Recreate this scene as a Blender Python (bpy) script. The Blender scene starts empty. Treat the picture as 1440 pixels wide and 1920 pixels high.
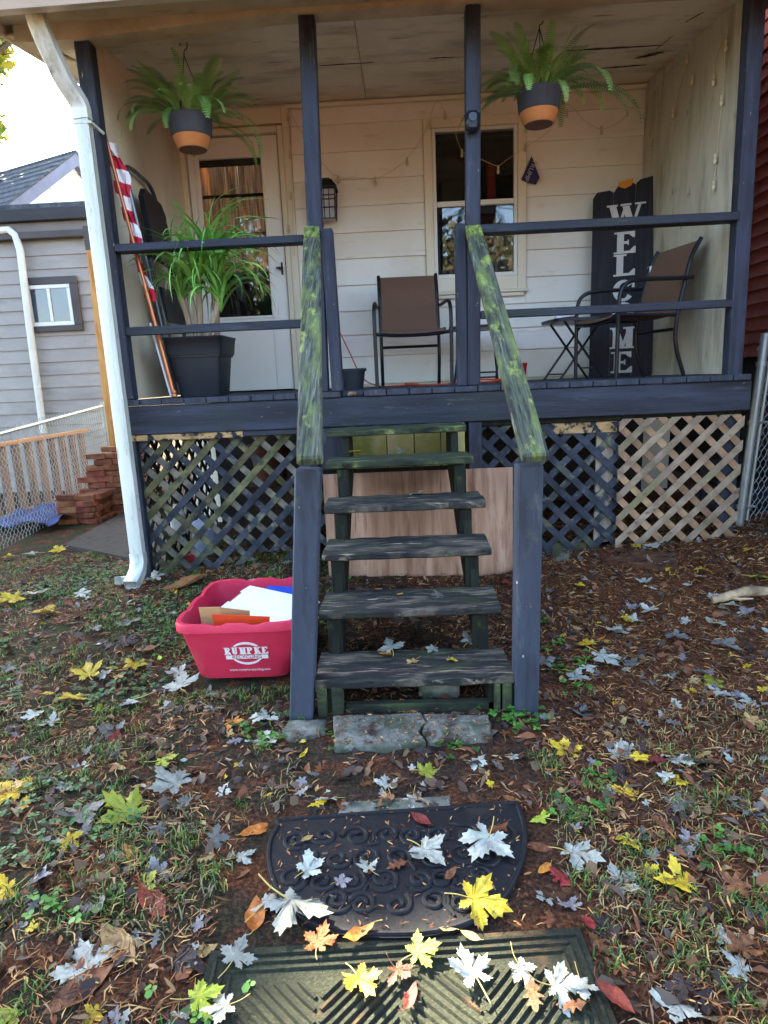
import bpy, bmesh, math, random
import numpy as np
from mathutils import Vector, Matrix
random.seed(7); RNG = np.random.default_rng(11)
SC = bpy.context.scene; COL = SC.collection
R = math.radians

# ------------------------------------------------------------------ camera (solved from the photograph)
F_PX, PITCH, ROLL, YAW = 1178.3, .2086, .0432, .0334
CAM = Vector((.007, -3.908, 1.3127))
FW = Vector((-math.sin(YAW)*math.cos(PITCH), math.cos(YAW)*math.cos(PITCH), -math.sin(PITCH)))
RT = Vector((math.cos(YAW), math.sin(YAW), 0)); UP = RT.cross(FW)
cd = bpy.data.cameras.new('camera'); cam = bpy.data.objects.new('camera', cd); COL.objects.link(cam)
cd.sensor_fit = 'HORIZONTAL'; cd.sensor_width = 36; cd.lens = 36*F_PX/1440; cd.clip_start = .05; cd.clip_end = 1000
cr, sr = math.cos(ROLL), math.sin(ROLL)
rx = RT*cr - UP*sr; uy = UP*cr + RT*sr      # image axes after the camera's slight roll
cam.matrix_world = Matrix(((rx.x, uy.x, -FW.x, CAM.x), (rx.y, uy.y, -FW.y, CAM.y), (rx.z, uy.z, -FW.z, CAM.z), (0, 0, 0, 1)))
SC.camera = cam

# ------------------------------------------------------------------ sky, sun, exposure
SUN_AZ, SUN_EL = R(-40), R(35)               # azimuth from +Y towards +X
SUN = Vector((math.sin(SUN_AZ)*math.cos(SUN_EL), math.cos(SUN_AZ)*math.cos(SUN_EL), math.sin(SUN_EL)))
w = bpy.data.worlds.new('World'); SC.world = w; w.use_nodes = True
nt = w.node_tree; bg = nt.nodes['Background']
sk = nt.nodes.new('ShaderNodeTexSky'); sk.sky_type = 'NISHITA'; sk.sun_disc = False
sk.sun_elevation = SUN_EL; sk.sun_rotation = SUN_AZ; sk.dust_density = 1.5; sk.ozone_density = .95; sk.air_density = 1.0
nt.links.new(sk.outputs[0], bg.inputs[0]); bg.inputs[1].default_value = .075
sl = bpy.data.lights.new('sun', 'SUN'); sl.energy = 5; sl.angle = R(.5); sl.color = (1, .88, .70)
so = bpy.data.objects.new('sun', sl); COL.objects.link(so); so.rotation_euler = SUN.to_track_quat('Z', 'Y').to_euler(); so.location = (-20, 20, 20)
SC.view_settings.view_transform = 'Standard'; SC.view_settings.look = 'None'; SC.view_settings.gamma = 1
SC.view_settings.exposure = 4.2

# ------------------------------------------------------------------ helpers
def ray(u, v):
    a, b = u-720, v-960
    return FW + RT*((cr*a-sr*b)/F_PX) - UP*((sr*a+cr*b)/F_PX)
def at(u, v, X=None, Y=None, Z=None):
    d = ray(u, v)
    t = (X-CAM.x)/d.x if X is not None else (Y-CAM.y)/d.y if Y is not None else (Z-CAM.z)/d.z
    return CAM + d*t
def sm(a, b, x): t = np.clip((x-a)/(b-a), 0, 1); return t*t*(3-2*t)
def gh(x, y):
    x = np.asarray(x, float); y = np.asarray(y, float)
    A = np.interp(x, [-3.2, -2.2, -1.7, -.75, -.55, .62, .85, 1.4, 2.1, 3], [0, .03, .08, .19, .08, .06, .15, .19, .25, .27])
    z = A*sm(-1.5, .05, y)
    n = .012*np.sin(3.1*x+1.3*y+.7)*np.sin(2.3*y-1.1*x)+.008*np.sin(7.7*x+2)*np.sin(6.1*y+1.7*x)+.004*np.sin(17*x+5*y)*np.sin(19*y-3*x)
    path = np.exp(-((x-.0)/.55)**4)*sm(-1.3, -1.6, y)
    return z + n*(1-.9*path)
def gz(x, y): return float(gh(x, y))
def gat(u, v):
    z = 0
    for _ in range(8):
        p = at(u, v, Z=z); z = gz(p.x, p.y)
    return Vector((p.x, p.y, z))
def srgb(h):
    c = [int(h[i:i+2], 16)/255 for i in (0, 2, 4)]
    return tuple(((x+.055)/1.055)**2.4 if x > .04045 else x/12.92 for x in c)

# ------------------------------------------------------------------ materials
MATS = {}
def mat(name, cols, scale=4, stretch=(1, 1, 1), rough=.7, bump=.15, bscale=None, layers=(), rand=0., spec=.3, metal=0, detail=5, trans=0, emit=None):
    """noise-driven base colour, then layers (colour, scale, stretch, lo, hi) of wear laid over it"""
    if name in MATS: return MATS[name]
    m = bpy.data.materials.new(name); m.use_nodes = True; MATS[name] = m
    t = m.node_tree; N = t.nodes; L = t.links; b = N['Principled BSDF']
    tc = N.new('ShaderNodeTexCoord'); oi = N.new('ShaderNodeObjectInfo')
    off = N.new('ShaderNodeVectorMath'); off.operation = 'MULTIPLY_ADD'
    cx = N.new('ShaderNodeCombineXYZ')
    for i in range(3): L.new(oi.outputs['Random'], cx.inputs[i])
    off.inputs[1].default_value = (13.7, 7.3, 5.1)
    L.new(cx.outputs[0], off.inputs[0]); L.new(tc.outputs['Object'], off.inputs[2])
    def noise(sc, st, det=detail, ro=.6):
        mp = N.new('ShaderNodeMapping'); mp.inputs['Scale'].default_value = st; L.new(off.outputs[0], mp.inputs[0])
        n = N.new('ShaderNodeTexNoise'); n.inputs['Scale'].default_value = sc; n.inputs['Detail'].default_value = det; n.inputs['Roughness'].default_value = ro
        L.new(mp.outputs[0], n.inputs[0]); return n
    n0 = noise(scale, stretch)
    rp = N.new('ShaderNodeValToRGB'); L.new(n0.outputs[0], rp.inputs[0])
    cs = [srgb(c) if isinstance(c, str) else c for c in cols]
    k = len(cs); el = rp.color_ramp.elements
    while len(el) < k: el.new(.5)
    for i, c in enumerate(cs): el[i].position = .32+.36*(i/(k-1) if k > 1 else 0); el[i].color = (*c, 1)
    out = rp.outputs[0]
    for (c, sc, st, lo, hi) in layers:
        n = noise(sc, st, 6, .65); mr = N.new('ShaderNodeMapRange'); mr.inputs[1].default_value = lo; mr.inputs[2].default_value = hi
        L.new(n.outputs[0], mr.inputs[0]); mx = N.new('ShaderNodeMixRGB'); L.new(mr.outputs[0], mx.inputs[0]); L.new(out, mx.inputs[1])
        mx.inputs[2].default_value = (*(srgb(c) if isinstance(c, str) else c), 1); out = mx.outputs[0]
    if rand:
        hs = N.new('ShaderNodeHueSaturation'); mr = N.new('ShaderNodeMapRange'); mr.inputs[3].default_value = 1-rand; mr.inputs[4].default_value = 1+rand
        L.new(oi.outputs['Random'], mr.inputs[0]); L.new(mr.outputs[0], hs.inputs['Value']); L.new(out, hs.inputs['Color'])
        m2 = N.new('ShaderNodeMapRange'); m2.inputs[3].default_value = .5-.04*rand; m2.inputs[4].default_value = .5+.04*rand
        ml = N.new('ShaderNodeMath'); ml.operation = 'FRACT'; mm = N.new('ShaderNodeMath'); mm.operation = 'MULTIPLY'; mm.inputs[1].default_value = 7.13
        L.new(oi.outputs['Random'], mm.inputs[0]); L.new(mm.outputs[0], ml.inputs[0]); L.new(ml.outputs[0], m2.inputs[0]); L.new(m2.outputs[0], hs.inputs['Hue'])
        out = hs.outputs[0]
    L.new(out, b.inputs['Base Color']); b.inputs['Roughness'].default_value = rough; b.inputs['Metallic'].default_value = metal
    b.inputs['Specular IOR Level'].default_value = spec
    if bump:
        nb = noise(bscale or scale*4, stretch, 4); bp = N.new('ShaderNodeBump'); bp.inputs['Strength'].default_value = bump; bp.inputs['Distance'].default_value = .01
        L.new(nb.outputs[0], bp.inputs['Height']); L.new(bp.outputs[0], b.inputs['Normal'])
    if trans:
        tr = N.new('ShaderNodeBsdfTranslucent'); L.new(out, tr.inputs[0]); ms = N.new('ShaderNodeMixShader'); ms.inputs[0].default_value = trans
        L.new(b.outputs[0], ms.inputs[1]); L.new(tr.outputs[0], ms.inputs[2]); L.new(ms.outputs[0], N['Material Output'].inputs[0])
    if emit: L.new(out, b.inputs['Emission Color']); b.inputs['Emission Strength'].default_value = emit
    return m
def plain(name, c, rough=.5, metal=0, spec=.4): return mat(name, [c, c], rough=rough, metal=metal, bump=0, spec=spec)
def glass(name, tint=(.9, .93, .95), refl=1.5):
    m = bpy.data.materials.new(name); m.use_nodes = True; t = m.node_tree; N = t.nodes; L = t.links
    tr = N.new('ShaderNodeBsdfTransparent'); tr.inputs[0].default_value = (*tint, 1); gl = N.new('ShaderNodeBsdfGlossy'); gl.inputs['Roughness'].default_value = .02
    fr = N.new('ShaderNodeFresnel'); fr.inputs[0].default_value = refl; ms = N.new('ShaderNodeMixShader')
    L.new(fr.outputs[0], ms.inputs[0]); L.new(tr.outputs[0], ms.inputs[1]); L.new(gl.outputs[0], ms.inputs[2]); L.new(ms.outputs[0], N['Material Output'].inputs[0]); return m

WOOD = 'b79b76'
navy = mat('navy_paint', ['1b1f28', '272c38', '343a48'], 5, rough=.6, bump=.3, bscale=40, stretch=(3, 3, .3), layers=[('17191e', 6, (1, 1, .3), .55, .72), ('474a4e', 14, (2, 2, .3), .6, .74), ('a5917c', 34, (1, 1, .5), .69, .71)])
navy_h = mat('navy_paint_boards', ['191d25', '242934', '313746'], 5, rough=.6, bump=.3, bscale=40, stretch=(.3, 3, 3), layers=[('252d2a', 3, (.5, 1, 1), .5, .68), ('44484b', 16, (.3, 2, 2), .6, .75), ('16181c', 9, (.3, 3, 3), .6, .72), ('a08f7c', 38, (.5, 1, 1), .69, .71)])
moss_rail = mat('mossy_handrail', ['272a23', '42473a', '65695a'], 6, (16, .8, .8), rough=.9, bump=.6, bscale=14, layers=[('23261f', 5, (12, .7, .7), .5, .62), ('626e3a', 4, (4, .9, .9), .48, .68), ('8d9a48', 6, (3, 1.2, 1.2), .56, .7), ('9a9a88', 6, (12, .6, .6), .63, .74)])
moss_top = mat('mossy_handrail_top', ['3d4430', '5d6a38', '8a9840'], 8, (7, 1.5, 1.5), rough=.95, bump=.8, bscale=20, layers=[('23261f', 8, (9, 1, 1), .5, .62), ('a0ac48', 7, (3, 2, 2), .54, .66)])
tread_m = mat('weathered_tread', ['0e0f10', '1a1b1b', '2b2b28'], 6, (.7, 9, 3), rough=.75, bump=.7, bscale=14, layers=[('333a20', 3, (1, 3, 1), .52, .7), ('655b4e', 3.5, (1, 5, 1), .5, .66), ('8c8068', 10, (.7, 8, 1), .57, .68), ('0b0c0d', 9, (.5, 12, 2), .58, .66)])
tread_g = mat('mossy_tread', ['181b16', '2c3222', '454d30'], 6, (.7, 9, 3), rough=.9, bump=.5, bscale=14, layers=[('74814a', 6, (.8, 5, 1), .55, .72), ('111412', 7, (.5, 9, 1), .54, .64)])
stringer_m = mat('mossy_stringer', ['0d0f0c', '161911', '22261a'], 5, (3, 1, .6), rough=.9, bump=.4, layers=[('4c5c2a', 4, (1, 1, 1), .6, .76)])
lat_dark = mat('dark_painted_slat', ['20232a', '2d313a', '3c4048'], 9, (1, 1, 1), rough=.8, bump=.4, rand=.25, layers=[('6f6a58', 8, (1, 1, 1), .56, .66), ('4d5232', 4, (1, 1, 1), .56, .72)])
lat_back = mat('bare_painted_slat', ['3b3c3c', '5f5b4f', '7a7462'], 6, rough=.85, bump=.3, rand=.25, layers=[('2b2f37', 4, (1, 1, 1), .48, .56)])
lat_moss = mat('mossy_slat', ['32331f', '4c4a31', '6b6748'], 7, rough=.9, bump=.3, rand=.2, layers=[('24272a', 5, (1, 1, 1), .5, .6)])
lat_nat = mat('natural_slat', ['6b594c', '84725f', '9a8772'], 9, rough=.8, bump=.3, rand=.15, layers=[('6c6a42', 2.2, (1, 1, 1), .52, .72), ('4c3e36', 12, (1, 1, 1), .6, .72)])
lat_natb = mat('natural_back_slat', ['6f5540', '8a6c51', 'a08463'], 7, rough=.8, bump=.3, rand=.15)
siding = mat('cream_siding', ['dcd8cd', 'e2dfd6', 'e6e3dc'], 2.2, rough=.55, bump=.05, bscale=60, layers=[('c4b89c', 1.1, (1, 1, 1), .5, .85), ('b0a48c', 5, (.6, 1, 3), .6, .85)])
trim = mat('cream_trim', ['d5ccb4', 'dcd4be'], 3, rough=.5, bump=.04, layers=[('b3a688', 6, (1, 1, .4), .66, .85)])
doorw = mat('white_door', ['e0ddd4', 'e5e3dc'], 2, rough=.4, bump=.02)
panelL = mat('side_panel', ['c9bca2', 'd0c4ab', 'b8ab93'], 1.6, (1, 1, .5), rough=.8, bump=.1, layers=[('94866f', 2.4, (1, 1, .4), .58, .8)])
panelR = mat('weathered_side_panel', ['aba389', 'b8b09a', '99917b'], 3, (1.6, 1.6, .35), rough=.85, bump=.25, bscale=20, layers=[('7b735e', 3, (2, 2, .4), .52, .74), ('544d3e', 7, (2, 2, .8), .62, .76)])
ceil_m = mat('porch_ceiling', ['d0c6ae', 'd8cfb9', 'c4b9a0'], 1.2, (1, .6, 1), rough=.75, bump=.06, layers=[('9c907a', 2.4, (.6, 2, 1), .5, .72), ('5a5040', 5, (.5, 3, 1), .62, .72)])
beam_m = mat('beam_paint', ['a3967f', 'b0a48c', '978a74'], 2.5, rough=.7, bump=.08, layers=[('6e6352', 5, (.4, 1, 1), .62, .75)])
gutter_m = mat('gutter_metal', ['b9b1a2', 'c8c0b2'], 3, (.3, 1, 1), rough=.45, bump=.05, layers=[('8c8273', 3, (.3, 2, 2), .58, .8)])
spout_m = mat('aluminium_spout', ['b9bdb2', 'c9cdc4', 'd3d6cf'], 3, (2, 2, .25), rough=.42, bump=.05, metal=.15, layers=[('8f9880', 5, (3, 3, .2), .5, .75), ('6f6c5c', 12, (2, 2, .4), .6, .75), ('5a5548', 4, (2, 2, 1.5), .62, .75)])
black = mat('black_metal', ['14151a', '1b1d23'], 8, rough=.35, bump=.02)
sling = mat('brown_sling', ['5a4234', '694f3f'], 220, rough=.8, bump=.1, layers=[('7b604d', 3, (1, 1, 1), .55, .9)])
galv = mat('galvanised', ['8f9797', 'a5adac'], 6, rough=.4, metal=.6, bump=.05)
wire_m = mat('galvanised_wire', ['7f8685', '979d9b'], 6, rough=.5, metal=.3, bump=0)
dark_void = plain('dark_interior', '17130f', .9)  # near-black colour stands in for the darkness of unlit rooms behind the glass
conc = mat('concrete', ['585850', '6b6a60', '4a4b44'], 9, rough=.9, bump=.5, bscale=60, layers=[('3a4230', 6, (1, 1, 1), .46, .62), ('77756a', 30, (1, 1, 1), .56, .66), ('33271d', 7, (1, 1, 1), .52, .62)])
ply_m = mat('plywood', ['7f5d49', '9c7860', 'b59178'], 3, (5, 1, .45), rough=.75, bump=.1, bscale=20, layers=[('6f4735', 3, (4, 1, .6), .52, .7), ('5f463b', 10, (9, 1, .3), .6, .7), ('4a3c33', 1.8, (1, 1, 1.6), .58, .75)])
yboard = mat('old_green_board', ['a8946a', '8d8a4e', 'b7a680'], 3, (1, 1, .8), rough=.85, bump=.15, layers=[('6f7a35', 2.5, (1, 1, 1), .56, .7), ('54412c', 9, (1, 1, 1), .68, .72)])
leafgreen = mat('fern_leaf', ['527a3a', '77a052', 'a3c276'], 3, rough=.5, bump=0, rand=.4, trans=.3)
strap = mat('strap_leaf', ['5f9440', '7cb354', '9ccb66'], 5, rough=.4, bump=0, rand=.3, trans=.25)

# ------------------------------------------------------------------ mesh building
ORG = {}
class MB:
    def __init__(s): s.v = []; s.f = []; s.m = []
    def add(s, vs, fs, mi=0):
        n = len(s.v); s.v += [tuple(p) for p in vs]; s.f += [tuple(i+n for i in f) for f in fs]; s.m += [mi]*len(fs); return s
    def hexa(s, c8, mi=0): return s.add(c8, [(0, 3, 2, 1), (4, 5, 6, 7), (0, 1, 5, 4), (1, 2, 6, 5), (2, 3, 7, 6), (3, 0, 4, 7)], mi)
    def box(s, x0, x1, y0, y1, z0, z1, mi=0):
        return s.hexa([(x0, y0, z0), (x1, y0, z0), (x1, y1, z0), (x0, y1, z0), (x0, y0, z1), (x1, y0, z1), (x1, y1, z1), (x0, y1, z1)], mi)
    def cbox(s, x0, x1, y0, y1, z0, z1, b=.004, M=None, jit=0, mi=0):
        """box with chamfered edges"""
        c = [(x0+x1)/2, (y0+y1)/2, (z0+z1)/2]; h = [(x1-x0)/2, (y1-y0)/2, (z1-z0)/2]; b = min(b, min(h)*.8)
        V = []; I = {}
        for sx in (-1, 1):
            for sy in (-1, 1):
                for sz in (-1, 1):
                    j = [random.uniform(-jit, jit) for _ in range(3)]
                    for a in range(3):
                        sg = (sx, sy, sz); p = [c[i]+sg[i]*(h[i]-(0 if i == a else b))+j[i] for i in range(3)]
                        I[(sx, sy, sz, a)] = len(V); V.append(Vector(p))
        Fc = []
        def face(keys):
            pts = [V[I[k]] for k in keys]; n = (pts[1]-pts[0]).cross(pts[2]-pts[0]); ctr = sum(pts, Vector())/len(pts)
            ids = [I[k] for k in keys]
            if n.dot(ctr-Vector(c)) < 0: ids.reverse()
            Fc.append(ids)
        for a in range(3):
            o = [i for i in range(3) if i != a]
            for sg in (-1, 1):
                ks = []
                for (p, q) in ((-1, -1), (1, -1), (1, 1), (-1, 1)):
                    t = [0, 0, 0]; t[a] = sg; t[o[0]] = p; t[o[1]] = q; ks.append((*t, a))
                face(ks)
            for p in (-1, 1):
                for q in (-1, 1):
                    t0 = [0, 0, 0]; t1 = [0, 0, 0]; t0[a] = -1; t1[a] = 1; t0[o[0]] = t1[o[0]] = p; t0[o[1]] = t1[o[1]] = q
                    face([(*t0, o[0]), (*t1, o[0]), (*t1, o[1]), (*t0, o[1])])
        for sx in (-1, 1):
            for sy in (-1, 1):
                for sz in (-1, 1): face([(sx, sy, sz, 0), (sx, sy, sz, 1), (sx, sy, sz, 2)])
        if M is not None: V = [M @ p for p in V]
        return s.add(V, Fc, mi)
    def bar(s, p, q, wx, wz, up=(0, 0, 1), b=.003, mi=0):
        """rectangular bar from p to q: width wx across, height wz along up"""
        p = Vector(p); q = Vector(q); d = (q-p); L = d.length; d.normalize(); x = d.cross(Vector(up)).normalized(); z = x.cross(d)
        M = Matrix(((x.x, d.x, z.x, p.x), (x.y, d.y, z.y, p.y), (x.z, d.z, z.z, p.z), (0, 0, 0, 1)))
        return s.cbox(-wx/2, wx/2, 0, L, -wz/2, wz/2, b, M, mi=mi)
    def tube(s, pts, r, seg=8, cap=True, flat=None, mi=0):
        pts = [Vector(p) for p in pts]; n = len(pts); rs = r if isinstance(r, (list, tuple)) else [r]*n
        V = []; prev = None
        for i, p in enumerate(pts):
            t = (pts[min(i+1, n-1)]-pts[max(i-1, 0)]).normalized()
            if prev is None: a = t.cross(Vector((0, 0, 1))); a = a if a.length > .05 else t.cross(Vector((1, 0, 0)))
            else: a = prev - t*prev.dot(t)
            a.normalize(); b = t.cross(a); prev = a
            for k in range(seg):
                th = 2*math.pi*k/seg; V.append(p + a*(rs[i]*math.cos(th)) + b*(rs[i]*math.sin(th)*(flat or 1)))
        Fc = [(i*seg+k, i*seg+(k+1) % seg, (i+1)*seg+(k+1) % seg, (i+1)*seg+k) for i in range(n-1) for k in range(seg)]
        if cap: Fc += [tuple(range(seg-1, -1, -1)), tuple(range((n-1)*seg, n*seg))]
        return s.add(V, Fc, mi)
    def loops(s, Ls, cap0=True, cap1=True, mi=0):
        k = len(Ls[0]); V = [p for L in Ls for p in L]
        Fc = [(i*k+j, i*k+(j+1) % k, (i+1)*k+(j+1) % k, (i+1)*k+j) for i in range(len(Ls)-1) for j in range(k)]
        if cap0: Fc.append(tuple(range(k-1, -1, -1)))
        if cap1: Fc.append(tuple(range((len(Ls)-1)*k, len(Ls)*k)))
        return s.add(V, Fc, mi)
    def lathe(s, prof, c=(0, 0, 0), seg=32, mi=0):
        return s.loops([[(c[0]+r*math.cos(2*math.pi*k/seg), c[1]+r*math.sin(2*math.pi*k/seg), c[2]+z) for k in range(seg)] for r, z in prof], mi=mi)
    def prism(s, poly, fn, t0, t1, mi=0):
        """poly of (a,b); fn(a,b,t) -> point"""
        n = len(poly); V = [fn(a, b, t0) for a, b in poly]+[fn(a, b, t1) for a, b in poly]
        return s.add(V, [tuple(range(n-1, -1, -1)), tuple(range(n, 2*n))]+[(i, (i+1) % n, n+(i+1) % n, n+i) for i in range(n)], mi)
    def mesh(s, name, m, org=(0, 0, 0), smooth=False):
        o = Vector(org); me = bpy.data.meshes.new(name)
        me.from_pydata([tuple(Vector(p)-o) for p in s.v], [], s.f)
        for x in (m if isinstance(m, (list, tuple)) else [m]): me.materials.append(x)
        if isinstance(m, (list, tuple)) and len(m) > 1: me.polygons.foreach_set('material_index', s.m)
        if smooth: me.polygons.foreach_set('use_smooth', [True]*len(s.f))
        me.update(); return me
    def build(s, name, m, parent=None, smooth=False, org=None):
        """vertices in world coordinates (or in the parent's own frame when the parent was made with local=True)"""
        o0 = ORG.get(parent, Vector()) if parent is not None else Vector(org or (0, 0, 0))
        o = bpy.data.objects.new(name, s.mesh(name, m, o0, smooth)); COL.objects.link(o)
        if parent is not None: o.parent = parent; ORG[o] = o0
        else: o.location = o0; ORG[o] = o0
        if smooth: autosmooth(o)
        return o
def autosmooth(o, ang=40):
    me = o.data; bm = bmesh.new(); bm.from_mesh(me); c = R(ang)
    for e in bm.edges:
        if len(e.link_faces) == 2 and e.calc_face_angle(0) > c: e.smooth = False
    bm.to_mesh(me); bm.free()
def thing(name, label, cat, loc=(0, 0, 0), rz=0, group=None, local=False):
    o = bpy.data.objects.new(name, None); COL.objects.link(o); o.empty_display_size = .1
    o.location = loc; o.rotation_euler = (0, 0, rz); ORG[o] = Vector() if local else Vector(loc)
    return tag(o, label, cat, group)
def tag(o, label, cat, group=None, kind=None):
    if label: o['label'] = label
    if cat: o['category'] = cat
    if group: o['group'] = group
    if kind: o['kind'] = kind
    return o
def child(me, name, parent, loc=(0, 0, 0), rot=(0, 0, 0), sc=(1, 1, 1)):
    o = bpy.data.objects.new(name, me); COL.objects.link(o); o.parent = parent; o.location = loc; o.rotation_euler = rot; o.scale = sc; return o
def arc(pts, n=6):
    """Catmull-Rom through points"""
    P = [Vector(p) for p in pts]; P = [P[0]*2-P[1]]+P+[P[-1]*2-P[-2]]; out = []
    for i in range(1, len(P)-2):
        for k in range(n):
            t = k/n; a, b, c, d = P[i-1:i+3]
            out.append(.5*((2*b)+(c-a)*t+(2*a-5*b+4*c-d)*t*t+(3*b-a-3*c+d)*t**3))
    return out+[P[-2]]
def np_mesh(name, V, Fq, mats, k=4, midx=None):
    me = bpy.data.meshes.new(name); V = np.asarray(V, np.float32); Fq = np.asarray(Fq, np.int32); n = len(Fq)
    me.vertices.add(len(V)); me.vertices.foreach_set('co', V.ravel()); me.loops.add(n*k); me.polygons.add(n)
    me.loops.foreach_set('vertex_index', Fq.ravel()); me.polygons.foreach_set('loop_start', np.arange(0, n*k, k, dtype=np.int32))
    for m in mats: me.materials.append(m)
    if midx is not None: me.polygons.foreach_set('material_index', np.asarray(midx, np.int32))
    me.update(); me.validate(); o = bpy.data.objects.new(name, me); COL.objects.link(o); return o

HD = 1.25; YW = 1.64                          # deck height, porch back wall
# ================================================================== GROUND
gm = bpy.data.materials.new('soil'); gm.use_nodes = True
def soil():
    t = gm.node_tree; N = t.nodes; L = t.links; b = N['Principled BSDF']; b.inputs['Roughness'].default_value = .95; b.inputs['Specular IOR Level'].default_value = .15
    tc = N.new('ShaderNodeTexCoord')
    def nz(s, d=8, r=.65):
        n = N.new('ShaderNodeTexNoise'); n.inputs['Scale'].default_value = s; n.inputs['Detail'].default_value = d; n.inputs['Roughness'].default_value = r; L.new(tc.outputs['Object'], n.inputs[0]); return n
    def ramp(src, *st):
        r = N.new('ShaderNodeValToRGB'); L.new(src, r.inputs[0]); e = r.color_ramp.elements
        while len(e) < len(st): e.new(.5)
        for i, (p, c) in enumerate(st): e[i].position = p; e[i].color = (*srgb(c), 1)
        return r.outputs[0]
    def mix(f, a, b_):
        m = N.new('ShaderNodeMixRGB'); L.new(f, m.inputs[0]); L.new(a, m.inputs[1]); L.new(b_, m.inputs[2]); return m.outputs[0]
    def mr(src, a, b_):
        m = N.new('ShaderNodeMapRange'); m.inputs[1].default_value = a; m.inputs[2].default_value = b_; L.new(src, m.inputs[0]); return m.outputs[0]
    fine = nz(85, 10, .78).outputs[0]; med = nz(6).outputs[0]; big = nz(1.7, 5).outputs[0]
    earth = ramp(fine, (.36, '130e0a'), (.48, '2a2019'), (.6, '483729'), (.72, '74604b'))
    mulch = ramp(fine, (.36, '1c0f08'), (.48, '442816'), (.58, '704325'), (.7, '9a683c'))
    green = ramp(fine, (.36, '14160b'), (.5, '2c3017'), (.62, '474a24'), (.75, '646238'))
    stone = ramp(nz(80, 4).outputs[0], (.35, '4a4840'), (.6, '74716a'))
    sx = N.new('ShaderNodeSeparateXYZ'); L.new(tc.outputs['Object'], sx.inputs[0])
    ad = N.new('ShaderNodeMath'); ad.operation = 'MULTIPLY_ADD'; ad.inputs[1].default_value = 1.6; L.new(big, ad.inputs[0]); L.new(sx.outputs[0], ad.inputs[2])
    c = mix(mr(ad.outputs[0], .9, 1.9), earth, mulch)                  # brown mulch to the right of the stairs
    c2 = mix(mr(med, .48, .62), c, mulch)
    gl = N.new('ShaderNodeMath'); gl.operation = 'MULTIPLY'; L.new(mr(ad.outputs[0], .9, -.6), gl.inputs[0]); L.new(mr(med, .54, .42), gl.inputs[1])
    c3 = mix(gl.outputs[0], c2, green)
    L.new(c3, b.inputs['Base Color'])
    bp = N.new('ShaderNodeBump'); bp.inputs['Strength'].default_value = .9; bp.inputs['Distance'].default_value = .012; L.new(fine, bp.inputs['Height']); L.new(bp.outputs[0], b.inputs['Normal'])
soil()
def far(a, b, n): return list(np.sign(b-a)*np.geomspace(.06, abs(b-a), n)+a)
xs = np.array(sorted(far(-4.2, -250, 26))+list(np.arange(-4.2, 3.2, .03))+far(3.2, 250, 26)); ys = np.array(sorted(far(-4.0, -250, 24))+list(np.arange(-4.0, 1.2, .03))+far(1.2, 250, 30))
XX, YY = np.meshgrid(xs, ys); ZZ = gh(XX, YY)+RNG.normal(0, .0035, XX.shape)*(np.abs(XX) < 5)
nx = len(xs); ii = (np.arange(len(ys)-1)[:, None]*nx+np.arange(nx-1)[None]).ravel()
g = np_mesh('ground', np.stack([XX.ravel(), YY.ravel(), ZZ.ravel()], 1), np.stack([ii, ii+1, ii+nx+1, ii+nx], 1), [gm]); g['kind'] = 'structure'

# ================================================================== HOUSE (wall, door, window, roof)
house = thing('house', 'cream sided house with storm door and window behind the raised porch', 'house', (0, YW, 0))
wall = MB()
DX0, DX1, DZ1 = -1.66, -.905, 3.275           # door leaf
WX0, WX1, WZ0, WZ1 = .36, .985, 2.14, 3.215   # window glass area
HX0, HX1 = -1.9, 2.35
for a in ((HX0, DX0-.02, YW+.03, YW+.13, 0, 5.2), (DX1+.02, WX0-.03, YW+.03, YW+.13, 0, 5.2), (WX1+.03, HX1, YW+.03, YW+.13, 0, 5.2)): wall.box(*a)
wall.box(DX0-.02, DX1+.02, YW+.03, YW+.13, DZ1+.02, 5.2); wall.box(DX0-.02, DX1+.02, YW+.03, YW+.13, 0, HD-.02)
wall.box(WX0-.03, WX1+.03, YW+.03, YW+.13, WZ1+.03, 5.2); wall.box(WX0-.03, WX1+.03, YW+.03, YW+.13, 0, WZ0-.03)
wall.box(HX0, HX0+.1, YW+.132, 8.5, 0, 5.2); wall.box(HX1-.1, HX1, YW+.132, 8.5, 0, 5.2); wall.box(HX0, HX1, 8.502, 8.6, 0, 5.2)
wallo = wall.build('wall', trim, house)
# gable ends and roof of the main house, hidden from here but casting the shade
gb = MB()
gb.prism([(HX0, 5.2), (HX1, 5.2), ((HX0+HX1)/2, 6.6)], lambda a, b, t: (a, t, b), YW+.03, 8.6); gb.build('gable', trim, house)
rf = MB(); mx_ = (HX0+HX1)/2
for sx in (-1, 1):
    e = HX0-.3 if sx < 0 else HX1+.3; ez = 5.2-.3*1.4/2.1
    rf.hexa([(mx_, YW-.25, 6.61), (e, YW-.25, ez), (e, 8.9, ez), (mx_, 8.9, 6.61), (mx_, YW-.25, 6.69), (e, YW-.25, ez+.08), (e, 8.9, ez+.08), (mx_, 8.9, 6.69)])
shingle = mat('shingles', ['33373c', '484d52', '5a5e62'], 14, rough=.9, bump=.6, layers=[('2a2d30', 5, (1, 1, 1), .55, .7)])
rf.build('main_roof', shingle, house)
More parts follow.
